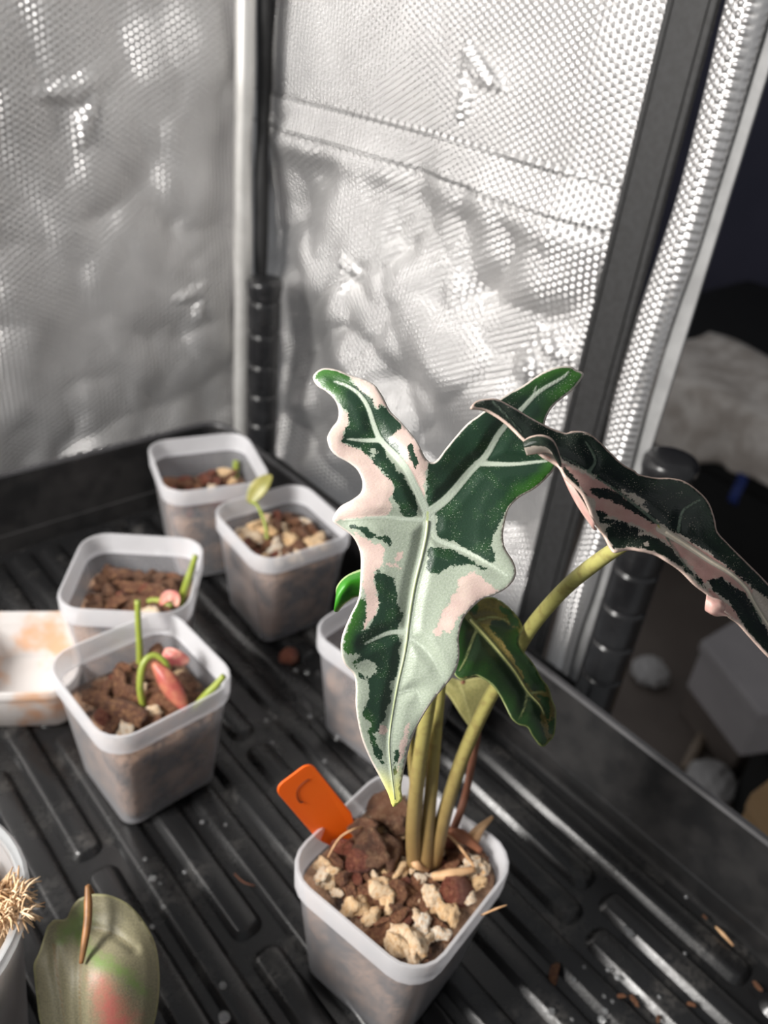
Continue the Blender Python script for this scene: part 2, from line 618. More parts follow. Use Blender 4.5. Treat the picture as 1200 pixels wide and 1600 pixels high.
def rib_mesh(L, wd=.0092, h=.0031, r=.0026, tp=.0026):
    """one raised rib with rounded ends and sloping sides, lying along Y, top at z=0"""
    def ring(e, z):
        out = []
        hw, hl = wd/2+e, L/2+e
        rr = r+e
        for cx, cy, a0 in ((hw-rr, hl-rr, 0), (-hw+rr, hl-rr, PI/2), (-hw+rr, -hl+rr, PI), (hw-rr, -hl+rr, 1.5*PI)):
            for k in range(4):
                a = a0+k/3*PI/2
                out.append((cx+rr*math.cos(a), cy+rr*math.sin(a), z))
        return out
    rings = [ring(tp, -h), ring(tp*.22, -.0007), ring(-.0001, -.0002), ring(-.0006, 0)]
    n = 16
    V = [p for q in rings for p in q]
    F = [(i*n+k, i*n+(k+1) % n, (i+1)*n+(k+1) % n, (i+1)*n+k) for i in range(3) for k in range(n)]
    F.append(tuple(3*n+k for k in range(n)))
    return V, F
cols = [-.043, -.0245, -.006, .013, .0315, .050, .069, .0873, .1062, .125, .1435, .1622, .187, .2058, .2245, .243, .262]
ribs = {}
for i, x in enumerate(cols):
    off = {5: .31, 6: .233, 7: .115, 8: .160, 9: .275, 10: .115, 11: .252, 12: .165, 13: .02, 14: .28, 15: .087, 16: .018}.get(i, .06*(i % 3))
    brk = sorted([off-.40, off-.20, off, off+.20, off+.40, off+.60])
    ylo, yhi = TY0+.008, TY1-.008
    for a, b_ in zip(brk[:-1], brk[1:]):
        a2, b2 = max(a+.006, ylo), min(b_-.006, yhi)
        L = round(b2-a2, 3)
        if L < .02:
            continue
        if L not in ribs:
            ribs[L] = sharp(obj('rib', *rib_mesh(L), M['trayd'], tray), 75)
            c = ribs[L]
        else:
            c = ribs[L].copy()
            COL.objects.link(c)
            c.parent = tray
        c.location = (x+.0050, (a2+b2)/2, .005)

# ------------------------------------------------------------------ pots
def rsq(side, r, z, n=6):
    out, h_ = [], side/2
    for cx, cy, a0 in ((h_-r, h_-r, 0), (-h_+r, h_-r, PI/2), (-h_+r, -h_+r, PI), (h_-r, -h_+r, 1.5*PI)):
        for k in range(n):
            a = a0+k/(n-1)*PI/2
            out.append((cx+r*math.cos(a), cy+r*math.sin(a), z))
    return out

def loft(rings, close=False, cap0=False, cap1=False):
    n = len(rings[0])
    V = [p for q in rings for p in q]
    m = len(rings)
    F = [(i*n+k, i*n+(k+1) % n, ((i+1) % m)*n+(k+1) % n, ((i+1) % m)*n+k) for i in range(m if close else m-1) for k in range(n)]
    if cap0:
        F.append(tuple(range(n))[::-1])
    if cap1:
        F.append(tuple((m-1)*n+k for k in range(n)))
    return V, F

def pot(label, c, rot, s=.0625, H=.068, group='square frosted pots', name='square_pot', mats=('pot', 'rim'), base=.75, band=.0115):
    t = thing(name, label, 'plant pot', (c[0], c[1], .0003), rot, group)
    sb, st = s*base, s*.94
    zt = H-band
    w_ = .0009
    b = obj('body', *loft([rsq(sb-.004, .005, 0), rsq(sb, .007, .0012), rsq(st, .0122, zt), rsq(st-2*w_, .0116, zt),
                           rsq(sb-2*w_, .006, .0022), rsq(sb-.006, .004, .0016)], cap0=True, cap1=True), M[mats[0]], t)
    sharp(b, 50)
    if mats[0] == 'pot':
        b.data.materials.append(M['pot_in'])
        nr = len(rsq(1, .1, 0))
        for p_ in b.data.polygons:
            if min(p_.vertices) >= 3*nr:
                p_.material_index = 1
    r_ = obj('rim', *loft([rsq(st-.0004, .0122, zt), rsq(s-.0006, .0135, zt+.0012), rsq(s, .0140, H-.0006), rsq(s-.0008, .0137, H),
                           rsq(s-.0026, .0130, H), rsq(s-.0034, .0127, H-.0006), rsq(s-.0038, .0125, zt+.0022), rsq(st-2*w_, .0116, zt)], close=True), M[mats[1]], t)
    sharp(r_, 50)
    t['S'], t['H'] = s, H
    return t

POTS = {}
def mk(key, label, c, rot, soil, **kw):
    t = pot(label, c, math.radians(rot), **kw)
    s, H = t['S'], t['H']
    del t['S'], t['H']
    POTS[key] = dict(c=np.array(c), rot=math.radians(rot), s=s, H=H, soil=soil)
mk('main', 'frosted square pot holding the tall variegated arrow-leaf plant and orange tag', (.1475, .1205), 11, .0600, s=.0645)
mk('p4', 'frosted square pot with a pink leaf and cut green stalks, left of the orange tag', (.1155, .2625), 2, .0500, s=.0645)
mk('p2', 'frosted square pot with golden bark chips, in front of the rearmost pot', (.2375, .3285), -4, .0530, s=.0645)
mk('p1', 'frosted square pot rearmost in the tray, near the corner post', (.2315, .4030), -17, .0480, s=.0660, H=.072)
mk('p3', 'frosted square pot of brown coir, behind the pot with the pink leaf', (.1440, .3270), -38, .0510, s=.0650, H=.070)
mk('p5', 'frosted square pot mostly hidden behind the large variegated leaf', (.2290, .2170), 8, .0400, s=.0645)

# ---- potting mix and its pieces
def chip_mesh(seed, sx, sy, sz, rough, sub=2, flat=0):
    bm = bmesh.new()
    bmesh.ops.create_icosphere(bm, subdivisions=sub, radius=1)
    for v in bm.verts:
        p = v.co.copy()
        n = mnoise.noise(p*1.3+Vector((seed*3.1, seed*1.7, 0)))*rough+mnoise.noise(p*3.1+Vector((0, seed*2.3, seed)))*rough*.45
        q = p*(1+n)
        if flat:
            q = Vector([math.copysign(abs(c)**flat, c) for c in q])
        v.co = Vector((q.x*sx, q.y*sy, q.z*sz))
    me = bpy.data.meshes.new('chip')
    bm.to_mesh(me)
    bm.free()
    me.polygons.foreach_set('use_smooth', [True]*len(me.polygons))
    return me
CH = {'pumice': [chip_mesh(i+1, 1.3, .85, .8, .75, 3) for i in range(5)],
      'bark': [chip_mesh(i+21, 1.8, .8, .45, .6, 3, .75) for i in range(5)],
      'redbark': [chip_mesh(i+41, 1.2, .9, .7, .3, 2, .85) for i in range(4)],
      'coir': [chip_mesh(i+61, 1.15, 1.0, .75, .6, 3) for i in range(3)]}
for k_, l_ in CH.items():
    for me in l_:
        me.materials.append(M[k_])
NAMES = {'pumice': 'pumice_pebble', 'bark': 'bark_chip', 'redbark': 'red_bark_chunk', 'coir': 'coir_clump'}
CATS = {'pumice': 'pebble', 'bark': 'bark chip', 'redbark': 'bark chip', 'coir': 'coir'}
WHERE = {'main': 'in the pot of the tall variegated plant', 'p4': 'in the pot with the pink leaf',
         'p2': 'in the pot in front of the rearmost pot', 'p1': 'in the rearmost pot',
         'p3': 'in the pot behind the pink-leaf pot', 'p5': 'in the pot hidden behind the large leaf'}
WHAT = {'pumice': 'small pale cream pumice pebble', 'bark': 'brown splintered bark chip', 'redbark': 'small reddish brown bark chunk', 'coir': 'small rough brown coir clump'}
def chip(kind, loc, size, key, rot=None, label=None, group=None):
    me = RNG.choice(CH[kind])
    o = bpy.data.objects.new(NAMES[kind], me)
    COL.objects.link(o)
    o.location = tuple(map(float, loc))
    o.scale = (size*RNG.uniform(.85, 1.15), size*RNG.uniform(.85, 1.15), size*RNG.uniform(.85, 1.15))
    o.rotation_euler = rot or (RNG.uniform(-.5, .5), RNG.uniform(-.5, .5), RNG.uniform(0, 6.28))
    return tag(o, label or WHAT[kind]+' '+WHERE[key], CATS[kind], group or WHAT[kind]+'s '+WHERE[key])

def fill(key):
    d = POTS[key]
    s, H, lv = d['s'], d['H'], d['soil']
    k = .0012
    sb, st = s*.75-2*.0009-.0012, s*.94-2*.0009-.0012
    def side(z):
        return sb+(st-sb)*max(0, min(1, (z-.0012)/(H-.0127)))
    rings = [rsq(side(.003)-.004, .004, .003), rsq(side(.004), .006, .0035)]
    for z in np.linspace(.008, lv-.004, 6):
        rings.append(rsq(side(z), .0068+.0042*z/.056, z))
    rings.append(rsq(side(lv-.003)-.002, .0075, lv-.0028))
    base_n = len(rings)
    for q in (.8, .6, .4, .2, .03):
        rings.append([(x, y, lv-.0028+.0022*mnoise.noise(Vector((x*160, y*160, lv*900)))) for x, y, _ in rsq(side(lv-.003)*q, .0075*q, 0)])
    V, F = loft(rings, cap0=True, cap1=True)
    o = obj('potting_mix', V, F, M['mix'])
    o.location = (d['c'][0], d['c'][1], .0003)
    o.rotation_euler = (0, 0, d['rot'])
    return tag(o, 'dark crumbly potting mix filling the space '+WHERE[key].replace('in the pot', 'of the pot', 1).replace('in the rearmost', 'of the rearmost'), 'potting mix', None, 'stuff')
for key in POTS:
    fill(key)

def scatter(key, n, wts, smin, smax, placed, mound=.003):
    d = POTS[key]
    half = d['s']*.94/2-.0042-(.068-d['soil'])*.1
    cr, sr = math.cos(d['rot']), math.sin(d['rot'])
    tries = 0
    cnt = 0
    while cnt < n and tries < n*150:
        tries += 1
        sz = RNG.uniform(smin, smax)
        lx, ly = RNG.uniform(-1, 1)*(half-sz*1.2), RNG.uniform(-1, 1)*(half-sz*1.2)
        if abs(lx)+abs(ly) > 2*(half-sz*1.2)-.005:
            continue
        wx, wy = d['c'][0]+lx*cr-ly*sr, d['c'][1]+lx*sr+ly*cr
        if any((wx-a)**2+(wy-b)**2 < (.70*(sz+c))**2 for a, b, c in placed):
            continue
        placed.append((wx, wy, sz))
        kind = RNG.choices(list(wts), list(wts.values()))[0]
        chip(kind, (wx, wy, d['soil']-.0012+RNG.uniform(0, mound)), sz, key)
        cnt += 1

# front pot: the pieces one can pick out, then the rest between them
PL = []
LBL = {(588, 1330): 'largest reddish coir clump, at the foot of the orange tag', (592, 1250): 'coir clump right under the tip of the large leaf', (560, 1290): 'coir clump touching the right edge of the orange tag', (618, 1282): 'coir clump just left of the petioles',
       (729, 1404): 'round dark red bark chunk near the right rim of the front pot', (632, 1436): 'orange-red bark chunk in the middle of the front pot', (630, 1490): 'largest pale pumice piece, at the near corner of the front pot',
       (598, 1392): 'long cream pumice piece left of centre in the front pot', (769, 1336): 'pale pumice lump at the right corner of the front pot', (662, 1450): 'upright cream pumice piece near the centre of the front pot',
       (484, 1358): 'white pumice pebble in the left corner of the front pot', (664, 1262): 'pale pumice pebble behind the petioles'}
def put(kind, px, py, rpx, dz=.0, rot=None):
    q = G(px, py, POTS['main']['soil']+dz)
    s_ = rpx*1.12*.31/FPX
    d = POTS['main']
    cr, sr = math.cos(d['rot']), math.sin(d['rot'])
    dx, dy = q[0]-d['c'][0], q[1]-d['c'][1]
    lim = d['s']*.94/2-.0030-s_*1.25
    lx, ly = max(-lim, min(lim, dx*cr+dy*sr)), max(-lim, min(lim, -dx*sr+dy*cr))
    over = abs(lx)+abs(ly)-(2*lim-.004)
    if over > 0:
        lx -= math.copysign(over/2, lx)
        ly -= math.copysign(over/2, ly)
    q = np.array([d['c'][0]+lx*cr-ly*sr, d['c'][1]+lx*sr+ly*cr, q[2]])
    PL.append((q[0], q[1], s_*.9))
    chip(kind, q, s_, 'main', rot, LBL.get((px, py)))
for px, py, r_ in ((484, 1358, 14), (518, 1368, 15), (500, 1348, 10), (598, 1392, 17), (607, 1412, 12), (546, 1428, 14), (580, 1432, 13), (630, 1490, 19),
                   (612, 1488, 12), (662, 1450, 14), (668, 1465, 10), (675, 1404, 15), (688, 1396, 11), (699, 1426, 13), (729, 1447, 10), (625, 1364, 12), (664, 1262, 15), (637, 1232, 10),
                   (769, 1336, 17), (788, 1366, 9), (692, 1462, 9), (655, 1514, 10), (749, 1382, 9), (718, 1382, 10), (740, 1408, 8), (690, 1294, 9), (512, 1378, 9)):
    put('pumice', px, py, r_, .001)
for px, py, r_, dz in ((729, 1404, 22, .001), (632, 1436, 14, 0), (565, 1345, 20, .003), (766, 1384, 11, 0), (705, 1310, 14, .001), (520, 1310, 14, .002)):
    put('redbark', px, py, r_, dz)
for px, py, r_, dz in ((588, 1330, 30, .004), (592, 1250, 24, .006), (560, 1290, 20, .005), (618, 1282, 18, .004)):
    put('coir', px, py, r_, dz)
for px, py, r_ in ((735, 1310, 17), (752, 1345, 14), (700, 1370, 16), (612, 1440, 16), (600, 1462, 15), (640, 1400, 14), (545, 1395, 14), (570, 1405, 12), (760, 1300, 12), (708, 1470, 12), (674, 1494, 12), (710, 1345, 15)):
    put('bark', px, py, r_, .0)
scatter('main', 110, {'bark': 5, 'pumice': 2.4, 'redbark': 1.6}, .0012, .0030, PL)
for key, n, wts, a, b_, md in (('p4', 46, {'bark': 4, 'coir': 2.5, 'pumice': 2.2, 'redbark': 2}, .0030, .0068, .005),
                               ('p2', 46, {'pumice': 4, 'bark': 4, 'redbark': .6}, .0028, .0062, .004),
                               ('p1', 40, {'bark': 4, 'redbark': 2.5, 'pumice': 1.2}, .0024, .0050, .004),
                               ('p3', 42, {'coir': 4, 'bark': 4, 'pumice': .8, 'redbark': .8}, .0030, .0070, .006),
                               ('p5', 26, {'redbark': 3, 'bark': 4, 'pumice': 1}, .0024, .0050, .003)):
    scatter(key, n, wts, a, b_, [], md)

# bark splinters and roots over the front pot
def fibre(name, pts, r, label, cat='fibre', mat='fibre', group=None):
    o = tube(name, catmull(pts, 6), r, M[mat], None, 7)
    return tag(o, label, cat, group)
def mz(px, py, dz):
    return G(px, py, POTS['main']['soil']+dz)
fibre('bark_splinter', [mz(690, 1295, .006), mz(720, 1306, .008), mz(752, 1330, .005)], [.0014, .0026, .0012], 'curved orange-brown bark splinter right of the petioles', 'bark chip', 'bark')
fibre('bark_splinter', [mz(676, 1370, .002), mz(705, 1366, .004), mz(742, 1358, .005)], [.0016, .0022, .0010], 'straight tan bark splinter lying toward the right pot corner', 'bark chip', 'fibre')
fibre('bark_splinter', [mz(738, 1312, .005), mz(750, 1295, .011), mz(770, 1276, .014)], [.0028, .0018, .0007], 'frayed forked splinter sticking up over the right rim of the front pot', 'bark chip', 'fibre')
fibre('root_fibre', [mz(668, 1290, .010), mz(706, 1310, .010), mz(738, 1350, .006), mz(742, 1360, .004)], [.0005, .0006, .0003], 'thin straw-coloured fibre looping over the bark right of the petioles')
fibre('root_fibre', [mz(512, 1340, .004), mz(530, 1310, .009), mz(552, 1296, .011), mz(568, 1292, .008)], [.0003, .0004, .0003], 'thin fibre arching beside the foot of the orange tag')
fibre('root_fibre', [mz(752, 1430, .006), mz(775, 1420, .012), mz(792, 1414, .013)], [.0003, .0004, .0002], 'short fibre poking out over the near right rim of the front pot')
fibre('bark_splinter', [mz(640, 1325, .004), mz(650, 1350, .006), mz(668, 1360, .003)], [.0010, .0018, .0008], 'pale papery sheath scrap at the foot of the petioles', 'bark chip', 'fibre')

# ------------------------------------------------------------------ LEAVES
def resample(pts, step, closed=True):
    p = np.array(pts, float)
    if closed:
        p = np.vstack([p, p[:1]])
    # smooth closed catmull
    n = len(p)-1
    out = []
    for i in range(n):
        a, b, c, d = p[(i-1) % n], p[i], p[(i+1) % n], p[(i+2) % n]
        k = max(1, int(np.linalg.norm(c-b)/step))
        for j in range(k):
            t = j/k
            out.append(.5*((2*b)+(c-a)*t+(2*a-5*b+4*c-d)*t*t+(3*b-a-3*c+d)*t**3))
    return np.array(out)

def inside(pts, poly):
    x, y = pts[:, 0], pts[:, 1]
    r = np.zeros(len(pts), bool)
    n = len(poly)
    for i in range(n):
        (x1, y1), (x2, y2) = poly[i], poly[(i+1) % n]
        if y1 == y2:
            continue
        c = ((y1 > y) != (y2 > y)) & (x < (x2-x1)*(y-y1)/(y2-y1)+x1)
        r ^= c
    return r

def seg_dist(pts, poly, closed=True, want_t=False):
    best = np.full(len(pts), 1e9)
    bt = np.zeros(len(pts))
    n = len(poly)
    m = n if closed else n-1
    for i in range(m):
        a, b = np.array(poly[i], float), np.array(poly[(i+1) % n], float)
        ab = b-a
        t = np.clip(((pts-a)@ab)/max(ab@ab, 1e-9), 0, 1)
        d = np.linalg.norm(pts-a-t[:, None]*ab, axis=1)
        k = d < best
        best[k] = d[k]
        bt[k] = (i+t[k])/m
    return (best, bt) if want_t else best

def sdist(pts, polys):
    """signed distance, positive inside the union of patches"""
    out = np.full(len(pts), -60.)
    for pl in polys:
        d = seg_dist(pts, pl)
        out = np.maximum(out, np.where(inside(pts, pl), d, -d))
    return out

def leaf(name, outline, depth, veins, green, pink, holes, mat, parent, step=4, thick=.0005, label=None, edge_step=3, bright=(), yellow=(), rib=None):
    ol = resample(outline, edge_step)
    x0, y0 = ol.min(0)
    x1, y1 = ol.max(0)
    gx, gy = np.meshgrid(np.arange(x0, x1, step), np.arange(y0, y1, step*.87))
    gx = gx+(np.arange(gx.shape[0]) % 2)[:, None]*step/2
    g = np.stack([gx.ravel(), gy.ravel()], 1)
    g = g[inside(g, ol)]
    g = g[seg_dist(g, ol) > step*.55]
    pts = np.vstack([ol, g])
    ne = len(ol)
    r = geometry.delaunay_2d_cdt([Vector(p) for p in pts], [(i, (i+1) % ne) for i in range(ne)], [], 1, .01)
    pv = np.array([tuple(v) for v in r[0]])
    tri = [tuple(t) for t in r[2]]
    e = seg_dist(pv, ol)
    vv = np.full(len(pv), -60.)
    vm = np.full(len(pv), -60.)
    for q, (path, w0, w1) in enumerate(veins):
        path = catmull([(*p, 0) for p in path], 4)[:, :2]
        d, t = seg_dist(pv, path, False, True)
        v_ = (w0+(w1-w0)*t)-d
        vv = np.maximum(vv, v_)
        if q == 0:
            vm = v_
    gs = sdist(pv, green)
    if holes:
        gs = np.minimum(gs, -sdist(pv, holes))
    ks = sdist(pv, pink) if pink else np.full(len(pv), -60.)
    tb = np.zeros(len(pv)) if len(bright) else np.full(len(pv), .5)
    for bx_, by_, br_ in bright:
        tb = np.maximum(tb, np.clip(1.4-np.hypot(pv[:, 0]-bx_, pv[:, 1]-by_)/br_, 0, 1))
    ty = np.zeros(len(pv))
    for bx_, by_, br_ in yellow:
        ty = np.maximum(ty, np.clip(1.4-np.hypot(pv[:, 0]-bx_, pv[:, 1]-by_)/br_, 0, 1))
    dep = depth(pv, e, vv)
    W = CAM + ((pv[:, :1]-600)/FPX*CR - (pv[:, 1:]-800)/FPX*CU + CF)*dep[:, None]
    tri2 = []
    for t in tri:
        a, b, c = W[t[0]], W[t[1]], W[t[2]]
        nrm = np.cross(b-a, c-a)
        tri2.append(t if nrm@(CAM-a) > 0 else t[::-1])
    me = bpy.data.meshes.new(name)
    me.from_pydata([tuple(map(float, v)) for v in W], [], tri2)
    me.update()
    me.polygons.foreach_set('use_smooth', [True]*len(me.polygons))
    for nm, arr in (('g', gs), ('k', ks), ('v', vv), ('m', vm), ('e', e), ('t', tb), ('y', ty)):
        me.attributes.new(nm, 'FLOAT', 'POINT').data.foreach_set('value', arr.astype('f4'))
    me.attributes.new('uvp', 'FLOAT_VECTOR', 'POINT').data.foreach_set('vector', np.stack([pv[:, 0]/100, pv[:, 1]/100, 0*pv[:, 0]], 1).astype('f4').ravel())
    me.materials.append(mat)
    o = bpy.data.objects.new(name, me)
    COL.objects.link(o)
    o.parent = parent
    so = o.modifiers.new('thickness', 'SOLIDIFY')
    so.thickness = thick
    so.offset = -1
    if rib:
        mp = catmull([(*p, 0) for p in veins[0][0]], 4)[:, :2]
        mp = mp[2:]
        md = depth(mp, seg_dist(mp, ol), np.full(len(mp), 5.))
        mw = CAM + ((mp[:, :1]-600)/FPX*CR - (mp[:, 1:]-800)/FPX*CU + CF)*md[:, None]
        tube('midrib', mw, [rib[0], rib[0]*.75, rib[0]*.3], rib[1], o, 8)
    if label:
        o['label'] = label
    return o

def leaf_material(name, pale0, pale1, pink0, pink1, dark, bright, vein, margin, mid, rough=.33, speck=1., warp=9., margin_w=3.2, soft=.7, core=(3., 4.6), bright_e=30, yellow=srgb(216, 214, 120)):
    m, nt, b = new_mat(name)
    def A(n):
        a = N(nt, 'ShaderNodeAttribute')
        a.attribute_name = n
        return a.outputs['Fac']
    uv = N(nt, 'ShaderNodeAttribute')
    uv.attribute_name = 'uvp'
    U = uv.outputs['Vector']
    nA = noise_n(nt, U, 9, 5, .65)
    nB = noise_n(nt, U, 30, 3, .6)
    nC = noise_n(nt, U, 3.2, 3, .5)
    spk = noise_n(nt, U, 42, 2, .5)
    spm = smooth(nt, nC, .46, .62)
    wob = math_n(nt, 'MULTIPLY', math_n(nt, 'SUBTRACT', nA, .5), warp*2)
    fine = math_n(nt, 'MULTIPLY', math_n(nt, 'SUBTRACT', nB, .5), warp*1.1)
    g = math_n(nt, 'ADD', math_n(nt, 'ADD', A('g'), wob), fine)
    k = math_n(nt, 'ADD', math_n(nt, 'ADD', A('k'), wob), fine)
    gm = smooth(nt, g, -soft, soft)
    # cream flecks inside the green
    fl = math_n(nt, 'MULTIPLY', smooth(nt, spk, .63, .68), math_n(nt, 'MULTIPLY', spm, speck, clamp=True))
    gm = math_n(nt, 'MULTIPLY', gm, math_n(nt, 'SUBTRACT', 1., fl, clamp=True))
    pale = mix_c(nt, smooth(nt, nB, .35, .65), pale0, pale1)
    pk = mix_c(nt, smooth(nt, nC, .35, .7), pink0, pink1)
    base = mix_c(nt, smooth(nt, k, -soft*1.7, soft*1.7), pale, pk)
    # green gets brighter toward the margin
    ed = A('e')
    br = math_n(nt, 'ADD', math_n(nt, 'MULTIPLY', smooth(nt, ed, bright_e, 2), A('t')), math_n(nt, 'MULTIPLY', math_n(nt, 'SUBTRACT', nC, .5), .9), clamp=True)
    grn = mix_c(nt, br, dark, bright)
    base = mix_c(nt, gm, base, grn)
    # pale veins with soft feathered sides
    vd = math_n(nt, 'ADD', A('v'), math_n(nt, 'MULTIPLY', math_n(nt, 'SUBTRACT', nB, .5), 2.2))
    base = mix_c(nt, smooth(nt, vd, -1.5, 1.2), base, vein)
    vc = smooth(nt, A('m'), *core)
    base = mix_c(nt, vc, base, mid)
    em = smooth(nt, math_n(nt, 'ADD', ed, math_n(nt, 'MULTIPLY', math_n(nt, 'SUBTRACT', nA, .5), 3)), margin_w+1., margin_w-1.)
    base = mix_c(nt, em, base, margin)
    base = mix_c(nt, math_n(nt, 'MULTIPLY', A('y'), smooth(nt, ed, 26, 2)), base, yellow)
    nt.links.new(base, b.inputs['Base Color'])
    b.inputs['Roughness'].default_value = rough
    b.inputs['Specular IOR Level'].default_value = .55
    b.inputs['Subsurface Weight'].default_value = .08
    b.inputs['Subsurface Radius'].default_value = (.0012, .0015, .0008)
    b.inputs['Subsurface Scale'].default_value = 1
    # fine cellular relief, veins raised, midrib grooved
    mp = N(nt, 'ShaderNodeMapping')
    mp.inputs['Scale'].default_value = (1, 1.6, 1)
    nt.links.new(U, mp.inputs[0])
    hN = noise_n(nt, mp.outputs[0], 24, 4, .6)
    h1 = math_n(nt, 'MULTIPLY_ADD', smooth(nt, A('v'), -3, 3), .9, math_n(nt, 'MULTIPLY', hN, .55))
    bump_n(nt, b, h1, .35, .0005)
    return m

M['leaf1'] = leaf_material('variegated_leaf', srgb(150, 160, 143), srgb(164, 173, 157), srgb(196, 173, 164), srgb(206, 186, 175),
                           srgb(30, 54, 38), srgb(52, 100, 34), srgb(182, 192, 176), srgb(204, 194, 185), srgb(184, 196, 142), core=(3.6, 5.2), margin_w=2.6)
M['leaf2'] = leaf_material('dark_variegated_leaf', srgb(172, 162, 150), srgb(186, 174, 162), srgb(188, 146, 138), srgb(198, 164, 153),
                           srgb(22, 31, 25), srgb(36, 52, 38), srgb(96, 110, 96), srgb(200, 176, 164), srgb(206, 196, 180), rough=.21, speck=.8, margin_w=2., core=(-1.2, 1.2))
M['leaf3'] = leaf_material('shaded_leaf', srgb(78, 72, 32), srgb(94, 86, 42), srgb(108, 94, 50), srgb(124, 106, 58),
                           srgb(22, 40, 18), srgb(34, 78, 18), srgb(120, 128, 84), srgb(128, 138, 86), srgb(128, 128, 78), rough=.34, speck=.4, margin_w=2.)  # olive-dark leaf, its colours darkened further for the large leaf's shade
M['leaf4'] = leaf_material('new_leaf', srgb(90, 160, 50), srgb(120, 180, 70), srgb(90, 160, 50), srgb(120, 180, 70),
                           srgb(38, 118, 26), srgb(70, 150, 36), srgb(160, 200, 110), srgb(190, 215, 150), srgb(160, 200, 110), rough=.25, speck=.1, margin_w=2.4)
M['leaf5'] = leaf_material('pale_leaf', srgb(120, 118, 70), srgb(140, 134, 84), srgb(120, 118, 70), srgb(140, 134, 84),
                           srgb(104, 104, 60), srgb(120, 118, 70), srgb(150, 146, 96), srgb(150, 146, 96), srgb(150, 146, 96), rough=.5, speck=.1)

M['midrib'] = simple_mat('midrib', srgb(180, 190, 146), .4, srgb(190, 198, 164), 400)
M['midrib2'] = simple_mat('midrib_cream', srgb(196, 186, 166), .4, srgb(206, 196, 180), 400)
M['midrib3'] = simple_mat('midrib_olive', srgb(124, 126, 78), .4, srgb(138, 138, 90), 400)
plant = thing('arrow_leaf_plant', 'tall variegated arrow-leaf plant with pink, cream and dark green leaves', 'plant', G(655, 1345, .055))
PLOC = np.array(plant.location)
def wparent(o, root=plant):
    o.parent = root
    o.matrix_parent_inverse = Matrix.Translation(root.location).inverted()
    return o

def cv(pts, ox, oy, s):
    return [(ox+x/s, oy+y/s) for x, y in pts]
L1 = lambda p: cv(p, 470, 560, 5.217)
L2 = lambda p: cv(p, 640, 560, 4.2107)
L3 = lambda p: cv(p, 500, 820, 5.)
L4 = lambda p: cv(p, 520, 1020, 5.4545)

big_out = (L1([(1050, 842), (1010, 800), (950, 680), (880, 590), (810, 510), (730, 430), (690, 350), (650, 280), (600, 215), (500, 165), (410, 140), (320, 100), (220, 78), (150, 92),
               (98, 150), (130, 220), (200, 265), (270, 330), (305, 410), (300, 500), (250, 570), (215, 650), (240, 740), (300, 800), (390, 850), (460, 910), (500, 1000),
               (490, 1090), (420, 1150), (330, 1200), (280, 1260), (260, 1325), (330, 1385)])
           + L3([(250, 88), (298, 170), (318, 260), (315, 400), (300, 570), (240, 700), (175, 860), (163, 980), (190, 1085)])
           + L4([(180, 190), (195, 300), (195, 450), (220, 620), (260, 770), (330, 930), (400, 1060), (470, 1200), (500, 1290), (520, 1316), (552, 1290), (592, 1252), (583, 1150), (600, 1040),
                 (630, 900), (660, 780), (710, 650), (780, 520), (860, 400), (960, 280), (1030, 190), (1070, 90)])
           + L3([(1090, 1000), (1085, 880), (1110, 760), (1150, 690)])
           + L2([(470, 1590), (560, 1555), (640, 1510), (690, 1450), (700, 1390), (680, 1330), (630, 1250), (615, 1170), (625, 1090), (645, 1010), (670, 965), (730, 910), (820, 860), (900, 790), (960, 710)])
           + [(868, 706), (857, 690), (850, 672), (855, 650), (868, 631), (892, 612), (908, 593), (912, 583), (901, 578), (890, 572), (868, 574), (844, 584), (816, 603), (794, 615), (773, 629),
              (749, 648), (730, 662), (711, 683), (697, 700), (686, 715), (678, 722)])
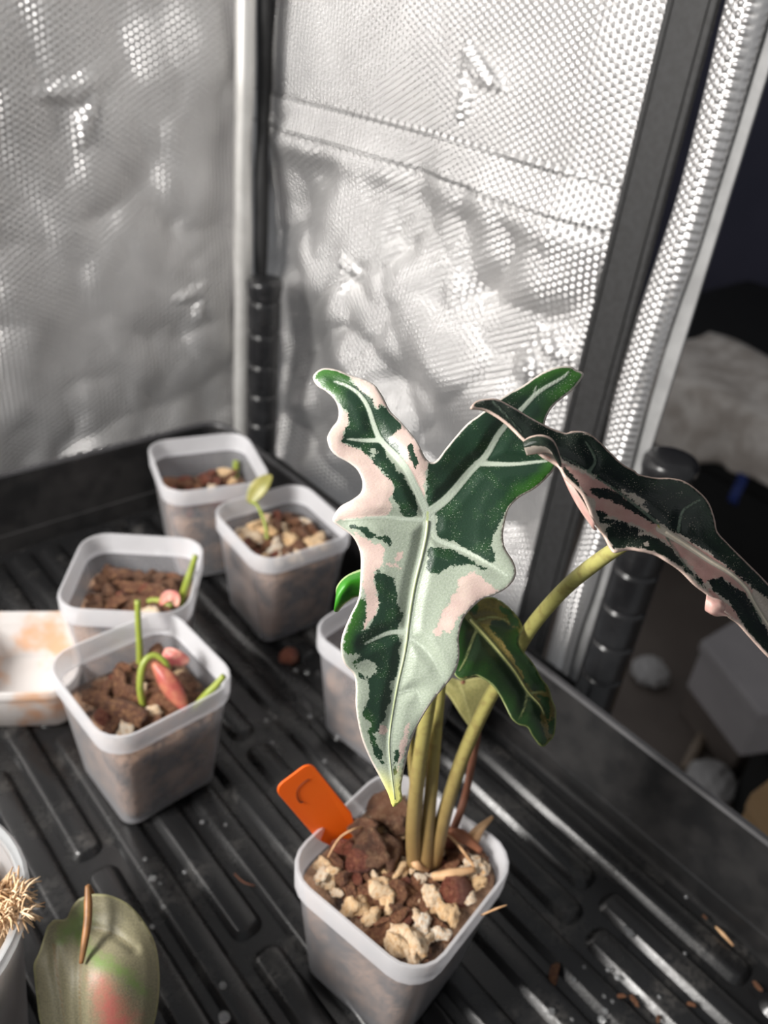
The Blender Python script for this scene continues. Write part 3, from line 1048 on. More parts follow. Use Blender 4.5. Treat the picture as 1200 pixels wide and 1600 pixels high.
big_green = [
    L1([(110, 170), (150, 85), (230, 80), (330, 108), (400, 150), (440, 215), (500, 280), (540, 290), (580, 330), (600, 390), (630, 420), (650, 375), (700, 410), (770, 480), (830, 530), (770, 600),
        (730, 640), (700, 640), (740, 690), (790, 700), (825, 790), (760, 750), (700, 700), (690, 770), (730, 830), (770, 890), (790, 940), (835, 950), (870, 1000), (915, 1090), (945, 1200), (950, 1300),
        (850, 1295), (800, 1250), (800, 1190), (760, 1140), (765, 1060), (740, 990), (680, 950), (620, 870), (560, 800), (490, 740), (420, 720), (330, 680), (350, 640), (350, 600), (390, 540), (390, 440),
        (345, 415), (310, 360), (250, 290), (180, 230)]),
    L1([(880, 710), (900, 700), (940, 750), (940, 800), (960, 850), (930, 890), (910, 850), (890, 790), (870, 740)]),
    L1([(370, 1345), (440, 1355), (500, 1372), (560, 1400), (610, 1440), (660, 1450), (700, 1440), (745, 1490), (735, 1530), (690, 1505), (660, 1475), (600, 1455), (560, 1468), (515, 1425), (450, 1392)]),
    L2([(135, 655), (118, 780), (108, 900), (118, 985), (160, 1030), (185, 1045), (175, 1150), (200, 1185), (300, 1210), (420, 1280), (540, 1350), (565, 1350), (560, 1290), (540, 1230), (550, 1170),
        (580, 1110), (605, 1050), (650, 985), (680, 955), (760, 930), (1000, 860), (1300, 600), (1300, -60), (700, -60), (100, 600)]),
    L2([(130, 1250), (180, 1240), (260, 1255), (340, 1290), (430, 1340), (520, 1390), (490, 1395), (430, 1365), (340, 1360), (270, 1365), (220, 1385), (200, 1415), (170, 1420), (110, 1390), (120, 1300)]),
    L3([(440, 360), (455, 348), (480, 370), (520, 390), (575, 420), (585, 480), (600, 540), (600, 600), (615, 650), (642, 690), (635, 740), (610, 790), (600, 850), (630, 880), (622, 960), (620, 1060), (612, 1140), (600, 1200)])
    + L4([(575, 60), (560, 120), (555, 190), (490, 250), (500, 300), (490, 420), (450, 500), (440, 590), (400, 620), (390, 660), (350, 690), (375, 760), (412, 830), (425, 900), (430, 970), (400, 920), (360, 870),
          (340, 800), (320, 720), (285, 690), (330, 640), (320, 590), (270, 560), (258, 500), (300, 400), (310, 330), (300, 230), (215, 190)])
    + L3([(232, 1030), (190, 965), (190, 900), (210, 820), (250, 720), (290, 610), (320, 565), (350, 580), (365, 640), (350, 760), (325, 840), (380, 810), (410, 740), (450, 690), (465, 620), (450, 540), (430, 460), (425, 400)]),
    L4([(530, 820), (555, 810), (572, 860), (556, 920), (532, 980), (542, 1030), (500, 1100), (508, 1010), (530, 930), (525, 870)]),
]
big_pink = [
    L1([(40, 150), (180, 232), (250, 292), (310, 362), (345, 417), (390, 440), (390, 540), (350, 600), (350, 640), (330, 680), (420, 720), (490, 740), (560, 800), (620, 870), (680, 950), (740, 990), (765, 1060), (720, 1150),
        (745, 1210), (710, 1290), (500, 1300), (350, 1310), (290, 1330), (200, 1250), (60, 900)]),
    L1([(400, 150), (450, 100), (700, 200), (760, 400), (700, 400), (650, 370), (630, 420), (600, 390), (580, 330), (520, 290), (440, 215)]),
    L1([(800, 560), (850, 520), (1000, 660), (1040, 800), (1035, 850), (1010, 1000), (1012, 1210), (960, 1050), (900, 950), (840, 810), (800, 700), (720, 660)]),
    L3([(250, 40), (330, 90), (420, 140), (500, 150), (500, 220), (480, 330), (440, 350), (420, 420), (440, 500), (465, 600), (440, 700), (400, 750), (340, 820), (330, 800), (350, 700), (360, 560), (330, 450), (300, 300), (300, 150)]),
    L3([(880, 840), (900, 870), (940, 880), (960, 830), (1020, 850), (1060, 760), (1100, 700), (1180, 660), (1260, 600), (1400, 520), (1300, 440), (1200, 370), (1120, 400), (1080, 440), (1080, 500), (1020, 560), (1010, 620), (960, 670), (930, 760)]),
    L3([(580, 250), (620, 205), (650, 240), (620, 285)]), L3([(510, 305), (600, 300), (650, 335), (590, 340)]),
    L4([(390, 620), (410, 595), (440, 620), (465, 660), (430, 725), (400, 690)]), L4([(620, 620), (655, 600), (650, 700), (605, 860), (550, 1010), (560, 820), (600, 720)]),
]
big_holes = [L1([(548, 750), (590, 738), (637, 760), (590, 795)]), L4([(165, 100), (250, 70), (300, 55), (360, 100), (382, 160), (320, 215), (250, 180)]), L4([(150, 15), (242, 8), (232, 55), (160, 75)]),
             L1([(700, 635), (745, 630), (730, 665)])]
big_veins = [
    ([(668, 800), (667, 828), (660, 864), (650, 904), (643, 940), (638, 976), (635, 1003), (630, 1031), (621, 1071), (612, 1122), (608, 1163), (611, 1203), (617, 1249)], 6.5, 2.2),
    ([(668, 802), (663, 790), (652, 767), (637, 736), (619, 713), (595, 688), (585, 667), (575, 637), (562, 617), (545, 604), (524, 596)], 6.2, 1.6),
    ([(596, 688), (566, 688), (543, 686)], 3.6, 1.),
    ([(665, 812), (633, 811), (604, 808), (575, 809), (537, 813)], 3.4, .8),
    ([(668, 802), (699, 778), (735, 736), (759, 712), (782, 674), (816, 638), (842, 612), (877, 591), (889, 581)], 6.6, 1.4),
    ([(745, 724), (773, 725), (806, 725), (854, 720)], 4.2, 1.8),
    ([(834, 618), (838, 603)], 2, .6),
    ([(676, 808), (677, 833), (687, 845), (718, 857), (747, 871), (771, 885), (794, 900)], 4.2, 1.2),
    ([(639, 988), (612, 988), (590, 996), (570, 1006)], 4., 1.4),
    ([(639, 996), (660, 1010), (680, 1034), (692, 1056)], 2.2, .6),
    ([(618, 1085), (650, 1078), (660, 1100)], 1.0, .4),
]
def rbf(ctrl):
    c = np.array(ctrl, float)
    X_ = c[:, :2]/200
    r = np.linalg.norm(X_[:, None]-X_[None], axis=2)
    K = np.sqrt(r*r+.15)
    n = len(c)
    Amat = np.zeros((n+3, n+3))
    Amat[:n, :n] = K
    Amat[:n, n] = 1
    Amat[:n, n+1:] = X_
    Amat[n:, :n] = Amat[:n, n:].T
    w_ = np.linalg.solve(Amat, np.concatenate([c[:, 2], np.zeros(3)]))
    def f(p):
        q = p/200
        rr = np.sqrt(np.linalg.norm(q[:, None]-X_[None], axis=2)**2+.15)
        return rr@w_[:n]+w_[n]+q@w_[n+1:]
    return f
_bd = rbf([(668, 800, .2085), (660, 864, .2085), (640, 960, .2080), (620, 1075, .2095), (610, 1165, .2125), (616, 1255, .2165),
           (520, 815, .2045), (560, 900, .2045), (545, 985, .2030), (560, 1100, .2065), (800, 890, .2075), (720, 1000, .2060), (695, 1070, .2070),
           (590, 690, .2085), (520, 690, .2060), (495, 590, .2105), (600, 620, .2070), (660, 710, .2065), (735, 736, .2115), (816, 638, .2160), (905, 582, .2230),
           (700, 690, .2075), (780, 625, .2130), (860, 715, .2140), (795, 800, .2090), (565, 750, .2055), (787, 845, .2085)])
def big_depth(p, e, v):
    d = _bd(p)
    d = d-.0011*np.clip(e/38, 0, 1)*np.clip(-v/16, 0, 1)            # blade puffs up between the veins
    d = d+.0004*np.exp(-np.clip(e, 0, 60)/5)                       # margin turns under a little
    d = d+.0009*vn(p[:, 0]/48, p[:, 1]/48, 4)*np.exp(-e/45)
    return d
lf = leaf('leaf_blade', big_out, big_depth, big_veins, big_green, big_pink, big_holes, M['leaf1'], None, 4, .0005, 'large upright leaf, half pale sage and pink, half dark green',
          bright=((495, 590, 60), (890, 590, 70), (840, 720, 70), (550, 980, 55), (600, 1130, 30)), yellow=((616, 1262, 50), (668, 801, 7)), rib=(.00042, M['midrib']))
wparent(lf)

# right leaf ------------------------------------------------------------------
R6 = lambda p: cv(p, 730, 600, 4.444)
R7 = lambda p: cv(p, 930, 700, 4.4444)
r_out = (R6([(30, 165), (60, 120), (130, 103), (210, 105), (330, 165), (420, 220), (530, 280), (620, 320), (690, 340), (720, 328), (790, 327), (850, 345), (920, 400), (990, 470), (1080, 555), (1170, 605)])
         + R7([(300, 180), (420, 205), (520, 208), (620, 230), (720, 300), (790, 380), (830, 490), (850, 580), (920, 660), (1040, 780), (1180, 920), (1330, 1090), (1480, 1330), (1560, 1560), (1590, 1680),
               (1480, 1640), (1330, 1560), (1200, 1440), (1080, 1310), (1000, 1220), (930, 1170), (850, 1090), (790, 1020), (700, 950), (600, 850), (500, 780), (420, 735), (300, 705), (220, 700), (138, 718), (100, 680)])
         + R6([(960, 1060), (890, 960), (850, 860), (800, 760), (730, 690), (680, 640), (640, 575), (600, 545), (540, 510), (470, 455), (390, 385), (330, 325), (270, 270), (200, 220), (120, 180)]))
r_green = [R6([(-50, 100), (210, 60), (700, 300), (1000, 420), (1250, 620), (1250, 860), (1190, 840), (1060, 760), (900, 650), (840, 605), (720, 560), (640, 500), (560, 480), (520, 470), (390, 390), (200, 230), (0, 200)]),
           R7([(150, 150), (300, 170), (520, 190), (720, 280), (850, 480), (1300, 1000), (1300, 1150), (1180, 1030), (1080, 960), (960, 860), (800, 730), (650, 640), (560, 590), (480, 545), (440, 520), (330, 400), (200, 330), (140, 290), (0, 180)]),
           R7([(-20, 280), (60, 280), (140, 300), (230, 370), (340, 450), (440, 520), (400, 525), (290, 460), (180, 400), (90, 360), (0, 340)]),
           R6([(650, 560), (690, 590), (760, 670), (800, 740), (830, 775), (780, 745), (700, 660)]), R6([(840, 720), (900, 715), (1000, 745), (1100, 800), (1200, 860), (1200, 905), (1080, 850), (960, 800), (880, 770)]),
           R7([(70, 570), (120, 525), (200, 525), (300, 560), (380, 610), (460, 650), (540, 700), (570, 760), (640, 830), (700, 880), (760, 950), (800, 1005), (740, 960), (680, 890), (600, 830), (520, 775), (420, 725), (300, 690), (200, 690), (135, 700), (100, 650)]),
           R7([(0, 430), (60, 440), (100, 490), (60, 490), (180, 510), (250, 540), (150, 520), (40, 520)]),
           R7([(780, 920), (830, 910), (880, 900), (960, 960), (1040, 1000), (1080, 1060), (1150, 1180), (1300, 1500), (1180, 1420), (1060, 1280), (1000, 1180), (960, 1110), (880, 1030), (820, 990)])]
r_pink = [R6([(480, 470), (600, 520), (700, 570), (840, 640), (1000, 740), (1200, 860), (1250, 1000), (1150, 930), (1000, 850), (880, 800), (830, 770), (760, 680), (640, 590)]),
          R7([(0, 200), (200, 330), (440, 540), (700, 680), (1000, 870), (1100, 1000), (1060, 1050), (960, 960), (880, 900), (780, 920), (760, 940), (640, 800), (560, 720), (480, 640), (300, 540), (0, 440), (0, 350), (300, 470), (420, 530), (0, 260)]),
          R7([(760, 940), (820, 1000), (980, 1130), (1010, 1220), (930, 1180), (800, 1040)])]
r_veins = [
    ([(1030, 826), (1050, 838), (1080, 857), (1110, 877), (1140, 895), (1165, 918), (1180, 945), (1215, 1000), (1250, 1060)], 5.5, 1.5),
    ([(1028, 818), (1000, 795), (965, 768), (930, 745), (900, 725), (870, 710)], 2.2, .8),
    ([(920, 738), (930, 720), (922, 700), (915, 690)], 2.4, .8),
    ([(1060, 830), (1063, 810), (1070, 795), (1096, 780)], 2.2, .8),
    ([(770, 627), (790, 648), (815, 675)], 1.6, .6),
    ([(1042, 840), (1055, 860), (1075, 890), (1108, 930)], 1.8, .7),
    ([(1176, 940), (1190, 975)], 1.4, .6),
]
_rd = rbf([(740, 635, .186), (790, 640, .190), (850, 690, .190), (900, 690, .196), (920, 676, .200), (1000, 740, .208), (1090, 765, .217), (1118, 815, .217), (1030, 825, .206), (960, 770, .198), (890, 720, .190),
           (960, 860, .188), (925, 790, .187), (1000, 860, .190), (1060, 892, .193), (1105, 935, .196), (1150, 900, .210), (1200, 920, .220), (1180, 990, .207), (1260, 1060, .216), (1290, 1070, .222), (1200, 1025, .206),
           (985, 840, .196), (1080, 862, .206)])
def r_depth(p, e, v):
    return _rd(p)-.0012*np.clip(e/26, 0, 1)*np.clip(-v/12, 0, 1)+.0006*vn(p[:, 0]/30, p[:, 1]/30, 9)*np.exp(-e/30)
rl = leaf('leaf_blade', r_out, r_depth, r_veins, r_green, r_pink, [R7([(280, 590), (330, 585), (350, 605), (300, 615)]), R7([(330, 660), (360, 650), (370, 680), (345, 685)]), R7([(155, 290), (250, 310), (330, 350), (385, 400), (300, 380), (220, 340)])],
          M['leaf2'], None, 4, .0005, 'arching dark leaf with a pink stripe, seen nearly edge-on', rib=(.00045, M['midrib2']))
wparent(rl)

def loftcurve(name, rows, mat, parent, thick=.0004, gval=-60., kval=-60., nsub=5, ncross=5):
    """surface through rows of (px,py,depth) control points"""
    A_ = np.array([[P(*q) for q in r] for r in rows])
    A_ = np.array([catmull(r, nsub) for r in A_])
    A_ = np.array([catmull(A_[:, j], ncross) for j in range(A_.shape[1])]).transpose(1, 0, 2)
    m, n = A_.shape[:2]
    V = A_.reshape(-1, 3)
    F = [(i*n+j, i*n+j+1, (i+1)*n+j+1, (i+1)*n+j) for i in range(m-1) for j in range(n-1)]
    o = obj(name, V, F, mat, None)
    ii, jj = np.meshgrid(np.arange(m), np.arange(n), indexing='ij')
    e = np.minimum(np.minimum(ii/(m-1), 1-ii/(m-1)), 1)*30
    me = o.data
    for nm, arr in (('g', np.repeat(np.interp(np.linspace(0, 1, m), np.linspace(0, 1, len(gval)), gval), n) if isinstance(gval, (list, tuple)) else np.full(m*n, gval)), ('k', np.full(m*n, kval)), ('v', np.full(m*n, -60.)), ('m', np.full(m*n, -60.)), ('e', e.ravel()), ('t', np.full(m*n, .6)), ('y', np.zeros(m*n))):
        me.attributes.new(nm, 'FLOAT', 'POINT').data.foreach_set('value', np.asarray(arr, 'f4'))
    me.attributes.new('uvp', 'FLOAT_VECTOR', 'POINT').data.foreach_set('vector', np.stack([ii*.08, jj*.08, ii*0], -1).astype('f4').ravel())
    so = o.modifiers.new('thickness', 'SOLIDIFY')
    so.thickness = thick
    so.offset = 0
    o.parent = parent
    if parent:
        o.matrix_parent_inverse = parent.matrix_world.inverted() if parent.type != 'EMPTY' else Matrix.Translation(parent.location).inverted()
    return o
# rolled tip of the near lobe and the little fold on the lower margin
c1 = loftcurve('curled_tip', [[(818, 690, .1855), (828, 683, .1845), (846, 680, .1842), (862, 686, .1848), (871, 702, .186), (876, 722, .1868)],
                              [(818, 696, .1842), (832, 692, .1832), (848, 692, .183), (860, 700, .184), (868, 714, .1855), (876, 728, .1866)],
                              [(820, 702, .1845), (836, 700, .1838), (850, 700, .1838), (862, 706, .1848), (870, 718, .1862), (877, 733, .1872)],
                              [(823, 711, .186), (838, 708, .1855), (852, 706, .1855), (866, 711, .1862), (873, 724, .187), (880, 740, .188)]], M['leaf2'], rl, gval=[30, 20, 0, -14, -30], kval=-60)
c2 = loftcurve('fold', [[(1104, 929, .1950), (1115, 934, .1945), (1126, 938, .1945), (1133, 946, .1952)],
                        [(1103, 938, .1940), (1114, 944, .1930), (1125, 946, .1932), (1132, 952, .1945)],
                        [(1102, 952, .1945), (1112, 957, .1935), (1123, 956, .1938), (1131, 957, .195)],
                        [(1106, 955, .1955), (1118, 962, .195), (1132, 962, .195), (1144, 966, .196)]], M['leaf2'], rl, kval=30.)
c3 = loftcurve('rolled_margin', [[(884, 735, .1880), (898, 762, .1872), (915, 790, .1868), (930, 818, .1872)],
                                 [(878, 738, .1886), (890, 765, .1880), (906, 794, .1876), (928, 826, .1878)],
                                 [(880, 737, .1895), (893, 766, .189), (910, 796, .1886), (932, 828, .1886)]], M['leaf2'], rl, kval=30.)

# lower shaded leaf ---------------------------------------------------------
T5 = lambda p: cv(p, 700, 900, 5.333)
t_out = T5([(60, 640), (40, 780), (80, 850), (140, 865), (230, 830), (300, 860), (370, 910), (430, 990), (480, 1090), (530, 1190), (590, 1240), (660, 1262), (700, 1330), (760, 1410), (800, 1422), (850, 1375), (885, 1330),
            (900, 1220), (900, 1110), (870, 1030), (840, 930), (780, 850), (720, 740), (640, 640), (595, 570), (600, 500), (620, 440), (600, 370), (540, 290), (460, 220), (390, 180), (320, 175), (240, 180), (140, 220), (60, 330), (40, 480)])
t_green = [T5([(-50, 300), (160, 340), (260, 440), (420, 600), (560, 780), (640, 920), (720, 1010), (790, 1100), (770, 1200), (800, 1300), (830, 1380), (780, 1430), (650, 1270), (500, 1200), (350, 900), (200, 850), (0, 850)]),
           T5([(400, 360), (460, 370), (580, 450), (600, 560), (660, 660), (730, 760), (800, 900), (820, 960), (700, 960), (640, 880), (590, 760), (520, 640), (440, 540), (340, 420), (350, 390)]),
           T5([(200, 230), (260, 220), (240, 320), (180, 300)]), T5([(420, 250), (520, 290), (600, 400), (590, 460), (480, 350)]), T5([(740, 990), (830, 1000), (850, 1100), (840, 1240), (800, 1160)]), T5([(830, 1280), (880, 1150), (900, 1250), (860, 1350)])]
t_pink = [T5([(390, 500), (480, 560), (590, 720), (580, 740), (500, 660)]), T5([(800, 1200), (860, 1160), (850, 1340), (820, 1300)])]
t_veins = [(T5([(120, 290), (240, 420), (340, 530), (450, 660), (560, 800), (660, 960), (760, 1070), (800, 1150)]), 4.5, 1.6), (T5([(245, 430), (200, 540), (150, 680), (95, 790)]), 2.2, .9),
           (T5([(660, 960), (650, 1040), (620, 1140), (590, 1200)]), 1.8, .7), (T5([(250, 370), (340, 345), (430, 350), (520, 390)]), 2., .7), (T5([(680, 980), (760, 965), (810, 965)]), 1.6, .6)]
_td = rbf([(720, 960, .246), (760, 985, .249), (805, 1060, .247), (850, 1110, .246), (846, 1160, .243), (700, 1040, .240), (760, 1060, .241), (800, 1125, .241), (800, 960, .254), (815, 990, .252), (862, 1100, .250), (840, 1030, .252), (715, 1055, .239)])
def t_depth(p, e, v):
    return _td(p)-.0011*np.clip(e/22, 0, 1)*np.clip(-v/12, 0, 1)+.0006*vn(p[:, 0]/26, p[:, 1]/26, 12)*np.exp(-e/25)
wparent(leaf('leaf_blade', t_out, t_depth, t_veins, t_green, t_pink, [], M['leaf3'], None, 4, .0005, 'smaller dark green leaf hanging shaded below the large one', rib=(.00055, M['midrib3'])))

# pale underside leaf behind
u_out = [(690, 1055), (720, 1062), (750, 1058), (775, 1066), (780, 1085), (762, 1108), (748, 1132), (738, 1140), (722, 1120), (706, 1095), (692, 1075)]
wparent(leaf('leaf_blade', u_out, lambda p, e, v: .300-.002*np.clip(e/15, 0, 1)+.0002*(p[:, 0]-700)*.1, [([(716, 1060), (728, 1095), (738, 1138)], 2.4, .8)], [[(0, 0), (1, 0), (0, 1)]], [], [], M['leaf5'], None, 4, .0005, 'pale olive leaf hanging behind the petioles'))

# small new leaf at the left edge
nl = loftcurve('leaf_blade', [[(585, 884, .226), (556, 893, .224), (538, 903, .222), (527, 917, .221), (526, 930, .2215), (526, 945, .223)],
                              [(585, 903, .221), (556, 907, .219), (540, 914, .2175), (530, 926, .218), (525, 938, .219), (524, 950, .221)],
                              [(585, 925, .222), (556, 927, .220), (542, 931, .219), (531, 939, .2185), (525, 947, .2195), (523, 955, .2215)],
                              [(585, 930, .2235), (556, 932, .2215), (545, 938, .2205), (537, 944, .2205), (532, 950, .221), (528, 955, .2225)]], M['leaf4'], None, gval=40.)
nl['label'] = 'small glossy new leaf curling out behind the large leaf'
wparent(nl)

# petioles
def petiole(pts, r, name='petiole', mat='stem'):
    return wparent(tube(name, catmull([P(*q) for q in pts], 8), r, M[mat], None, 14))
petiole([(648, 1350, .312), (646, 1300, .304), (650, 1240, .295), (657, 1180, .285), (668, 1110, .272), (680, 1030, .256), (686, 940, .238), (682, 860, .220), (672, 812, .2115), (668, 801, .2098)], [.0030, .0027, .0025, .0022, .0018, .0012])
petiole([(664, 1352, .312), (668, 1300, .306), (674, 1230, .297), (680, 1160, .288), (686, 1090, .279), (694, 1010, .268), (708, 960, .256), (724, 955, .2485), (726, 958, .2475)], [.0030, .0024, .0021, .0019, .0017, .0012])
petiole([(676, 1348, .314), (690, 1290, .306), (704, 1240, .299), (726, 1175, .289), (760, 1100, .277), (795, 1040, .266), (830, 980, .254), (880, 922, .238), (930, 880, .221), (975, 850, .211), (1012, 832, .2075), (1030, 826, .2072)], [.0032, .0027, .0024, .0023, .0022, .0021, .0018, .0012])
petiole([(655, 1350, .316), (648, 1250, .306), (634, 1100, .280), (610, 980, .250), (590, 915, .2265), (572, 910, .2205)], [.0016, .0014, .0011, .0009])
petiole([(690, 1340, .322), (722, 1260, .322), (738, 1190, .316), (746, 1140, .308), (735, 1090, .302), (722, 1064, .3002)], [.0016, .0014, .0013, .0009], 'withered_petiole', 'bark')

# ------------------------------------------------------------------ orange plant tag
tg = thing('plant_tag', 'bright orange plastic plant tag with a pen stroke, stuck in the front pot', 'plant tag', G(530, 1300, .058))
TL = np.array(tg.location)
def tag_plane():
    b0 = np.array(P(530, 1300, .3185))
    t0 = np.array(P(457, 1212, .2985))
    side0 = P(500, 1311, .3160)
    side1 = P(560, 1286, .3215)
    ax = t0-b0
    L = np.linalg.norm(ax)
    ax /= L
    sd = side1-side0
    sd -= ax*(sd@ax)
    W = .0158
    sd /= np.linalg.norm(sd)
    nn = np.cross(sd, ax)
    if nn@(CAM-b0) < 0:
        nn = -nn
    return b0, ax, sd, nn, L, W
b0, ax, sd, nn, TLEN, TW = tag_plane()
def tag_mesh():
    out = []
    r = .0038
    for (cx, cy, a0) in ((TW/2-r, TLEN-r, 0), (-TW/2+r, TLEN-r, PI/2)):
        for k in range(7):
            a = a0+k/6*PI/2
            out.append((cx+r*math.cos(a), cy+r*math.sin(a)))
    out = out+[(-TW/2, .004), (-.0035, -.012), (-.0008, -.036), (.0008, -.036), (.0035, -.012), (TW/2, .004)]
    n = len(out)
    V = []
    for th in (0, -.0008):
        for x, y in out:
            bend = -.05*(y-.01)**2*6
            V.append(b0+sd*x+ax*y+nn*(th+bend)-TL)
    F = [tuple(range(n)), tuple(range(2*n-1, n-1, -1))]+[(i, i+n, (i+1) % n+n, (i+1) % n) for i in range(n)]
    o = obj('blade', V, F, M['orange'], tg, False)
    bevel(o, .00025, 2)
    path = []
    for x, y in ((.0037, -.0062), (.0015, -.0060), (-.0015, -.0068), (-.0034, -.0092), (-.0040, -.0125), (-.0032, -.0133)):
        yy = TLEN+y
        path.append(b0+sd*x+ax*yy+nn*(.0001-.05*(yy-.01)**2*6)-TL)
    pp = catmull(path, 6)
    tube('pen_mark', pp, [.00016, .00010, .00012, .0002, .0003], M['ink'], tg, 6)
tag_mesh()

# ------------------------------------------------------------------ cuttings in the other pots
def cutting(name, label, loc, grp='cuttings in the rear pots'):
    return thing(name, label, 'cutting', loc, 0)
def stalk(root, pts, r, mat='sprout', name='stalk'):
    return wparent(tube(name, catmull(pts, 6), r, M[mat], None, 10), root)
def leaf_strip(root, pts, wdt, mat, name='leaf', up=(0, 0, 1), curl=.25):
    c = catmull(pts, 6)
    T = np.gradient(c, axis=0)
    T /= np.linalg.norm(T, axis=1)[:, None]
    V, F = [], []
    m = 7
    for i in range(len(c)):
        t = i/(len(c)-1)
        s_ = np.cross(T[i], np.array(up, float))
        s_ /= np.linalg.norm(s_)+1e-9
        n_ = np.cross(s_, T[i])
        w_ = wdt*(math.sin(PI*min(1, .06+t*.92))**.7)
        for j in range(m):
            q = j/(m-1)*2-1
            V.append(c[i]+s_*q*w_/2+n_*abs(q)**1.5*w_*curl)
    F = [(i*m+j, i*m+j+1, (i+1)*m+j+1, (i+1)*m+j) for i in range(len(c)-1) for j in range(m-1)]
    o = obj(name, V, F, M[mat], None)
    so = o.modifiers.new('thickness', 'SOLIDIFY')
    so.thickness = .0006
    return wparent(o, root)
M['pinkleaf'] = simple_mat('pink_leaf', srgb(164, 80, 72), .45, srgb(180, 112, 88), 160)
M['pinkbud'] = simple_mat('pink_bud', srgb(196, 98, 98), .45, srgb(214, 160, 142), 160)
M['oliveleaf'] = simple_mat('olive_leaf', srgb(140, 138, 72), .45, srgb(164, 156, 90), 120)
z4 = .0515
a = cutting('leaf_cutting', 'cut green stalks and a folded pink leaf in the pot left of the orange tag', G(225, 1110, z4-.004))
stalk(a, [G(219, 1050, z4-.004), P(218, 1010, .3955), P(216, 975, .392), P(215, 938, .389)], [.0017, .0015, .0014])
stalk(a, [G(300, 1112, z4-.003), P(318, 1090, .372), P(336, 1072, .370), P(350, 1056, .369)], [.0016, .0017, .0014])
stalk(a, [G(226, 1112, z4-.002), P(219, 1075, .373), P(224, 1038, .372), P(240, 1024, .373), P(258, 1034, .374), P(264, 1052, .376)], [.0014, .0017, .0014, .0012], name='bent_stalk')
leaf_strip(a, [P(238, 1036, .3725), P(256, 1062, .370), P(274, 1090, .371), P(292, 1114, .374)], .0095, 'pinkleaf', 'pink_leaf', (-.6, -.6, .5), -.3)
leaf_strip(a, [P(256, 1018, .384), P(268, 1024, .382), P(282, 1030, .383), P(296, 1032, .385)], .0065, 'pinkbud', 'pink_bud', (-.5, -.5, .7), .3)
b_ = cutting('leaf_cutting', 'slanting lime stalk with a curled pink shoot in the pot behind the pink leaf', G(270, 945, .05))
stalk(b_, [G(280, 948, .050), P(290, 915, .430), P(299, 890, .428), P(306, 868, .426)], [.0019, .0018, .0015])
stalk(b_, [G(226, 940, .054), P(240, 938, .432), P(254, 940, .430), P(268, 948, .428)], [.0013, .0016, .0014], name='side_shoot')
leaf_strip(b_, [P(250, 944, .429), P(262, 932, .427), P(274, 934, .427), P(276, 948, .427)], .005, 'pinkbud', 'pink_bud', (-.5, -.5, .7), .3)
c_ = cutting('leaf_cutting', 'thin green stalk with an olive leaf leaning over the golden-bark pot', G(420, 868, .052))
stalk(c_, [G(422, 868, .052), P(418, 845, .489), P(413, 815, .490), P(402, 790, .496), P(392, 784, .4995)], [.0012, .0010, .0009])
leaf_strip(c_, [P(390, 786, .500), P(399, 770, .500), P(411, 755, .500), P(424, 742, .502)], .0100, 'oliveleaf', 'leaf', (-.58, -.60, .54), .12)
d_ = cutting('leaf_cutting', 'short pale green stub standing in the rearmost pot', G(368, 744, .048))
stalk(d_, [G(366, 746, .048), P(368, 736, .561), P(369, 720, .559)], [.0024, .0022, .0020])

# ------------------------------------------------------------------ stained shallow tub
e0 = G(68, 957, .030)
dirr = math.radians(-33)
tc_ = e0[:2]+.5*.060*np.array([-math.sin(-dirr), -math.cos(dirr)])-.005*np.array([math.cos(dirr), math.sin(dirr)])
pot('empty shallow tub with orange stains at the left edge, beside the coir pot', tc_, dirr, s=.062, H=.030, group=None, name='shallow_tub', mats=('tub', 'tub'), base=.80, band=.006)

# ------------------------------------------------------------------ clear cup with moss, bottom left
cupc = np.array([-.0055, .1860])
cup = thing('clear_cup', 'round clear cup of moss cut off by the left edge of the picture', 'cup', (cupc[0], cupc[1], .0003))
lathe('body', [(.030, 0), (.031, .001), (.0395, .092), (.0386, .092), (.0302, .0022), (.029, .0016)], M['bag'], cup, 48)
lathe('rim', [(.0393, .0905), (.0420, .0915), (.0424, .0935), (.0412, .0950), (.0390, .0945), (.0384, .092)], M['cup'], cup, 48, close=True)
ms = []
mv, mf = [], []
for i in range(700):
    a = RNG.uniform(0, 6.28)
    rr = .033*math.sqrt(RNG.random())
    x, y = rr*math.cos(a), rr*math.sin(a)
    z = .078+.010*(1-(rr/.037)**2)+RNG.uniform(-.004, .004)
    th = RNG.uniform(0, 6.28)
    L = RNG.uniform(.006, .015)
    p0 = np.array([x, y, z])
    p2 = p0+np.array([math.cos(th)*L, math.sin(th)*L, RNG.uniform(-.004, .005)])
    hr = math.hypot(p2[0], p2[1])
    if hr > .0345:
        p2[:2] *= .0345/hr
    p1 = (p0+p2)/2+np.array([RNG.uniform(-.003, .003), RNG.uniform(-.003, .003), RNG.uniform(0, .004)])
    v, f = tube_data(catmull([p0, p1, p2], 3), [.0002, .00035, .0002], 4)
    k = len(mv)
    mv += list(v)
    mf += [tuple(q+k for q in ff) for ff in f]
